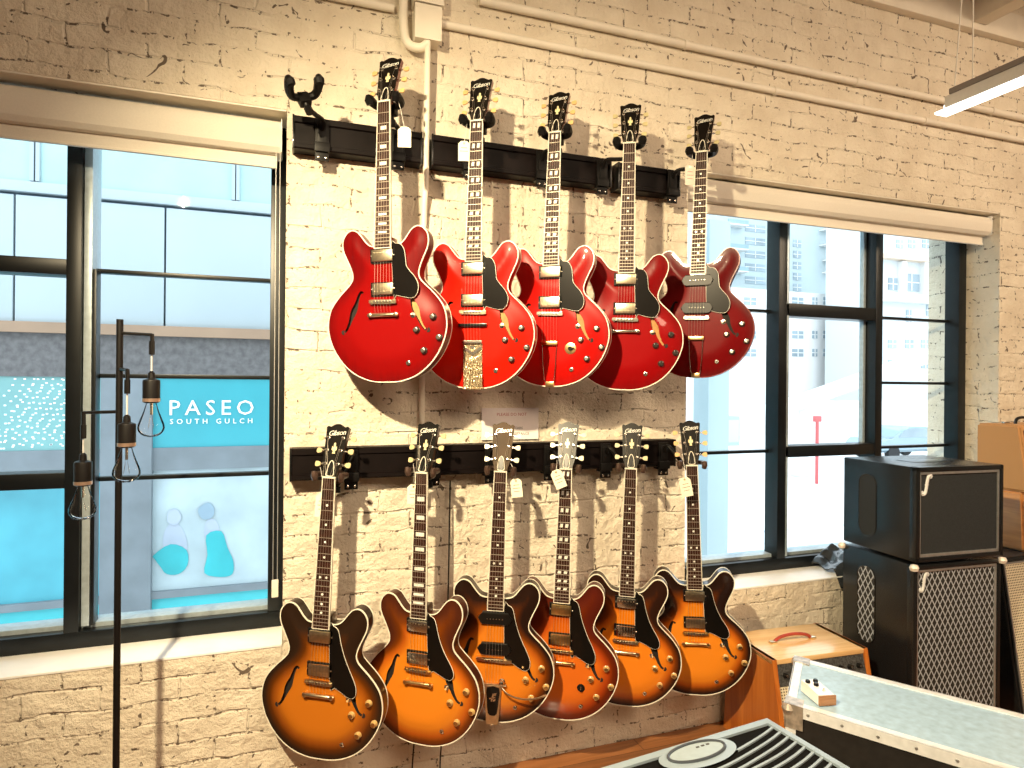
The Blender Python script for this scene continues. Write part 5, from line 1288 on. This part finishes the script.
zt = on(724, 416, 200).z - GZ; m = MB(); m.box(-7, 8, -3, 6, zt - 16, zt, .4); put(m, 'box', PC, t); m = MB(); m.box(-1, 1, -1, 1, 0, zt - 15, .2); put(m, 'stand', WG, t)
m = MB(); m.box(-6, 7, -3.4, -3, zt - 14, zt - 2, .1); put(m, 'door', S('cabinet_door', (.5, .7, .78), .5), t)
m = MB(); m.box(on(700, 470, 380).x, 900, 330, 334, GZ, GZ + .6); o = put(m, 'kerb', S('grey_kerb', (.5, .55, .6), .7)); struct(o)

# ================================================================== LIGHT
w = bpy.data.worlds.new('world'); scn.world = w; w.use_nodes = True; nt = w.node_tree; bg = nt.nodes['Background']
tc = N(nt, 'ShaderNodeTexCoord'); sp = N(nt, 'ShaderNodeSeparateXYZ'); L(nt, tc.outputs['Generated'], sp.inputs[0])
r = ramp(nt, [(.0, (.80, .86, .92)), (.5, (.90, .96, 1.0)), (1, (.70, .86, 1.0))]); L(nt, sp.outputs['Z'], r.inputs['Fac']); L(nt, r.outputs['Color'], bg.inputs[0])
bg.inputs[1].default_value = 3.2
def area(name, loc, aim, size, power, col, shape='DISK', sy=None):
    ld = bpy.data.lights.new(name, 'AREA'); ld.energy = power; ld.color = col; ld.shape = shape; ld.size = size * IN
    if sy: ld.size_y = sy * IN
    o = bpy.data.objects.new(name, ld); COL.objects.link(o); o.location = Vector(loc) * IN
    d = (Vector(aim) - Vector(loc)).normalized(); o.rotation_euler = d.to_track_quat('-Z', 'Y').to_euler(); return o
sp_ = bpy.data.lights.new('track_spot', 'SPOT'); sp_.energy = 640; sp_.color = (1.0, .81, .50); sp_.spot_size = rad(96); sp_.spot_blend = 1.0; sp_.shadow_soft_size = .035
so = bpy.data.objects.new('track_spot', sp_); COL.objects.link(so); so.location = Vector((-25, -74, 101)) * IN
so.rotation_euler = (Vector((40, 0, 30)) - Vector((-25, -74, 101))).to_track_quat('-Z', 'Y').to_euler()
WARM = (1.0, .77, .53)
area('fill_light', (60, -142, 122), (40, -60, 30), 80, 75, WARM, 'RECTANGLE', 26)  # added soft fill from above, not a fixture of the room
area('fill_light', (150, -90, 122), (130, -40, 50), 60, 60, WARM, 'RECTANGLE', 26)  # another added fill, for the right end of the room

scn.view_settings.view_transform = 'Standard'; scn.view_settings.look = 'None'; scn.view_settings.gamma = 1; scn.view_settings.exposure = 0
scn.view_settings.use_curve_mapping = False
scn.cycles.max_bounces = 8; scn.cycles.transparent_max_bounces = 16
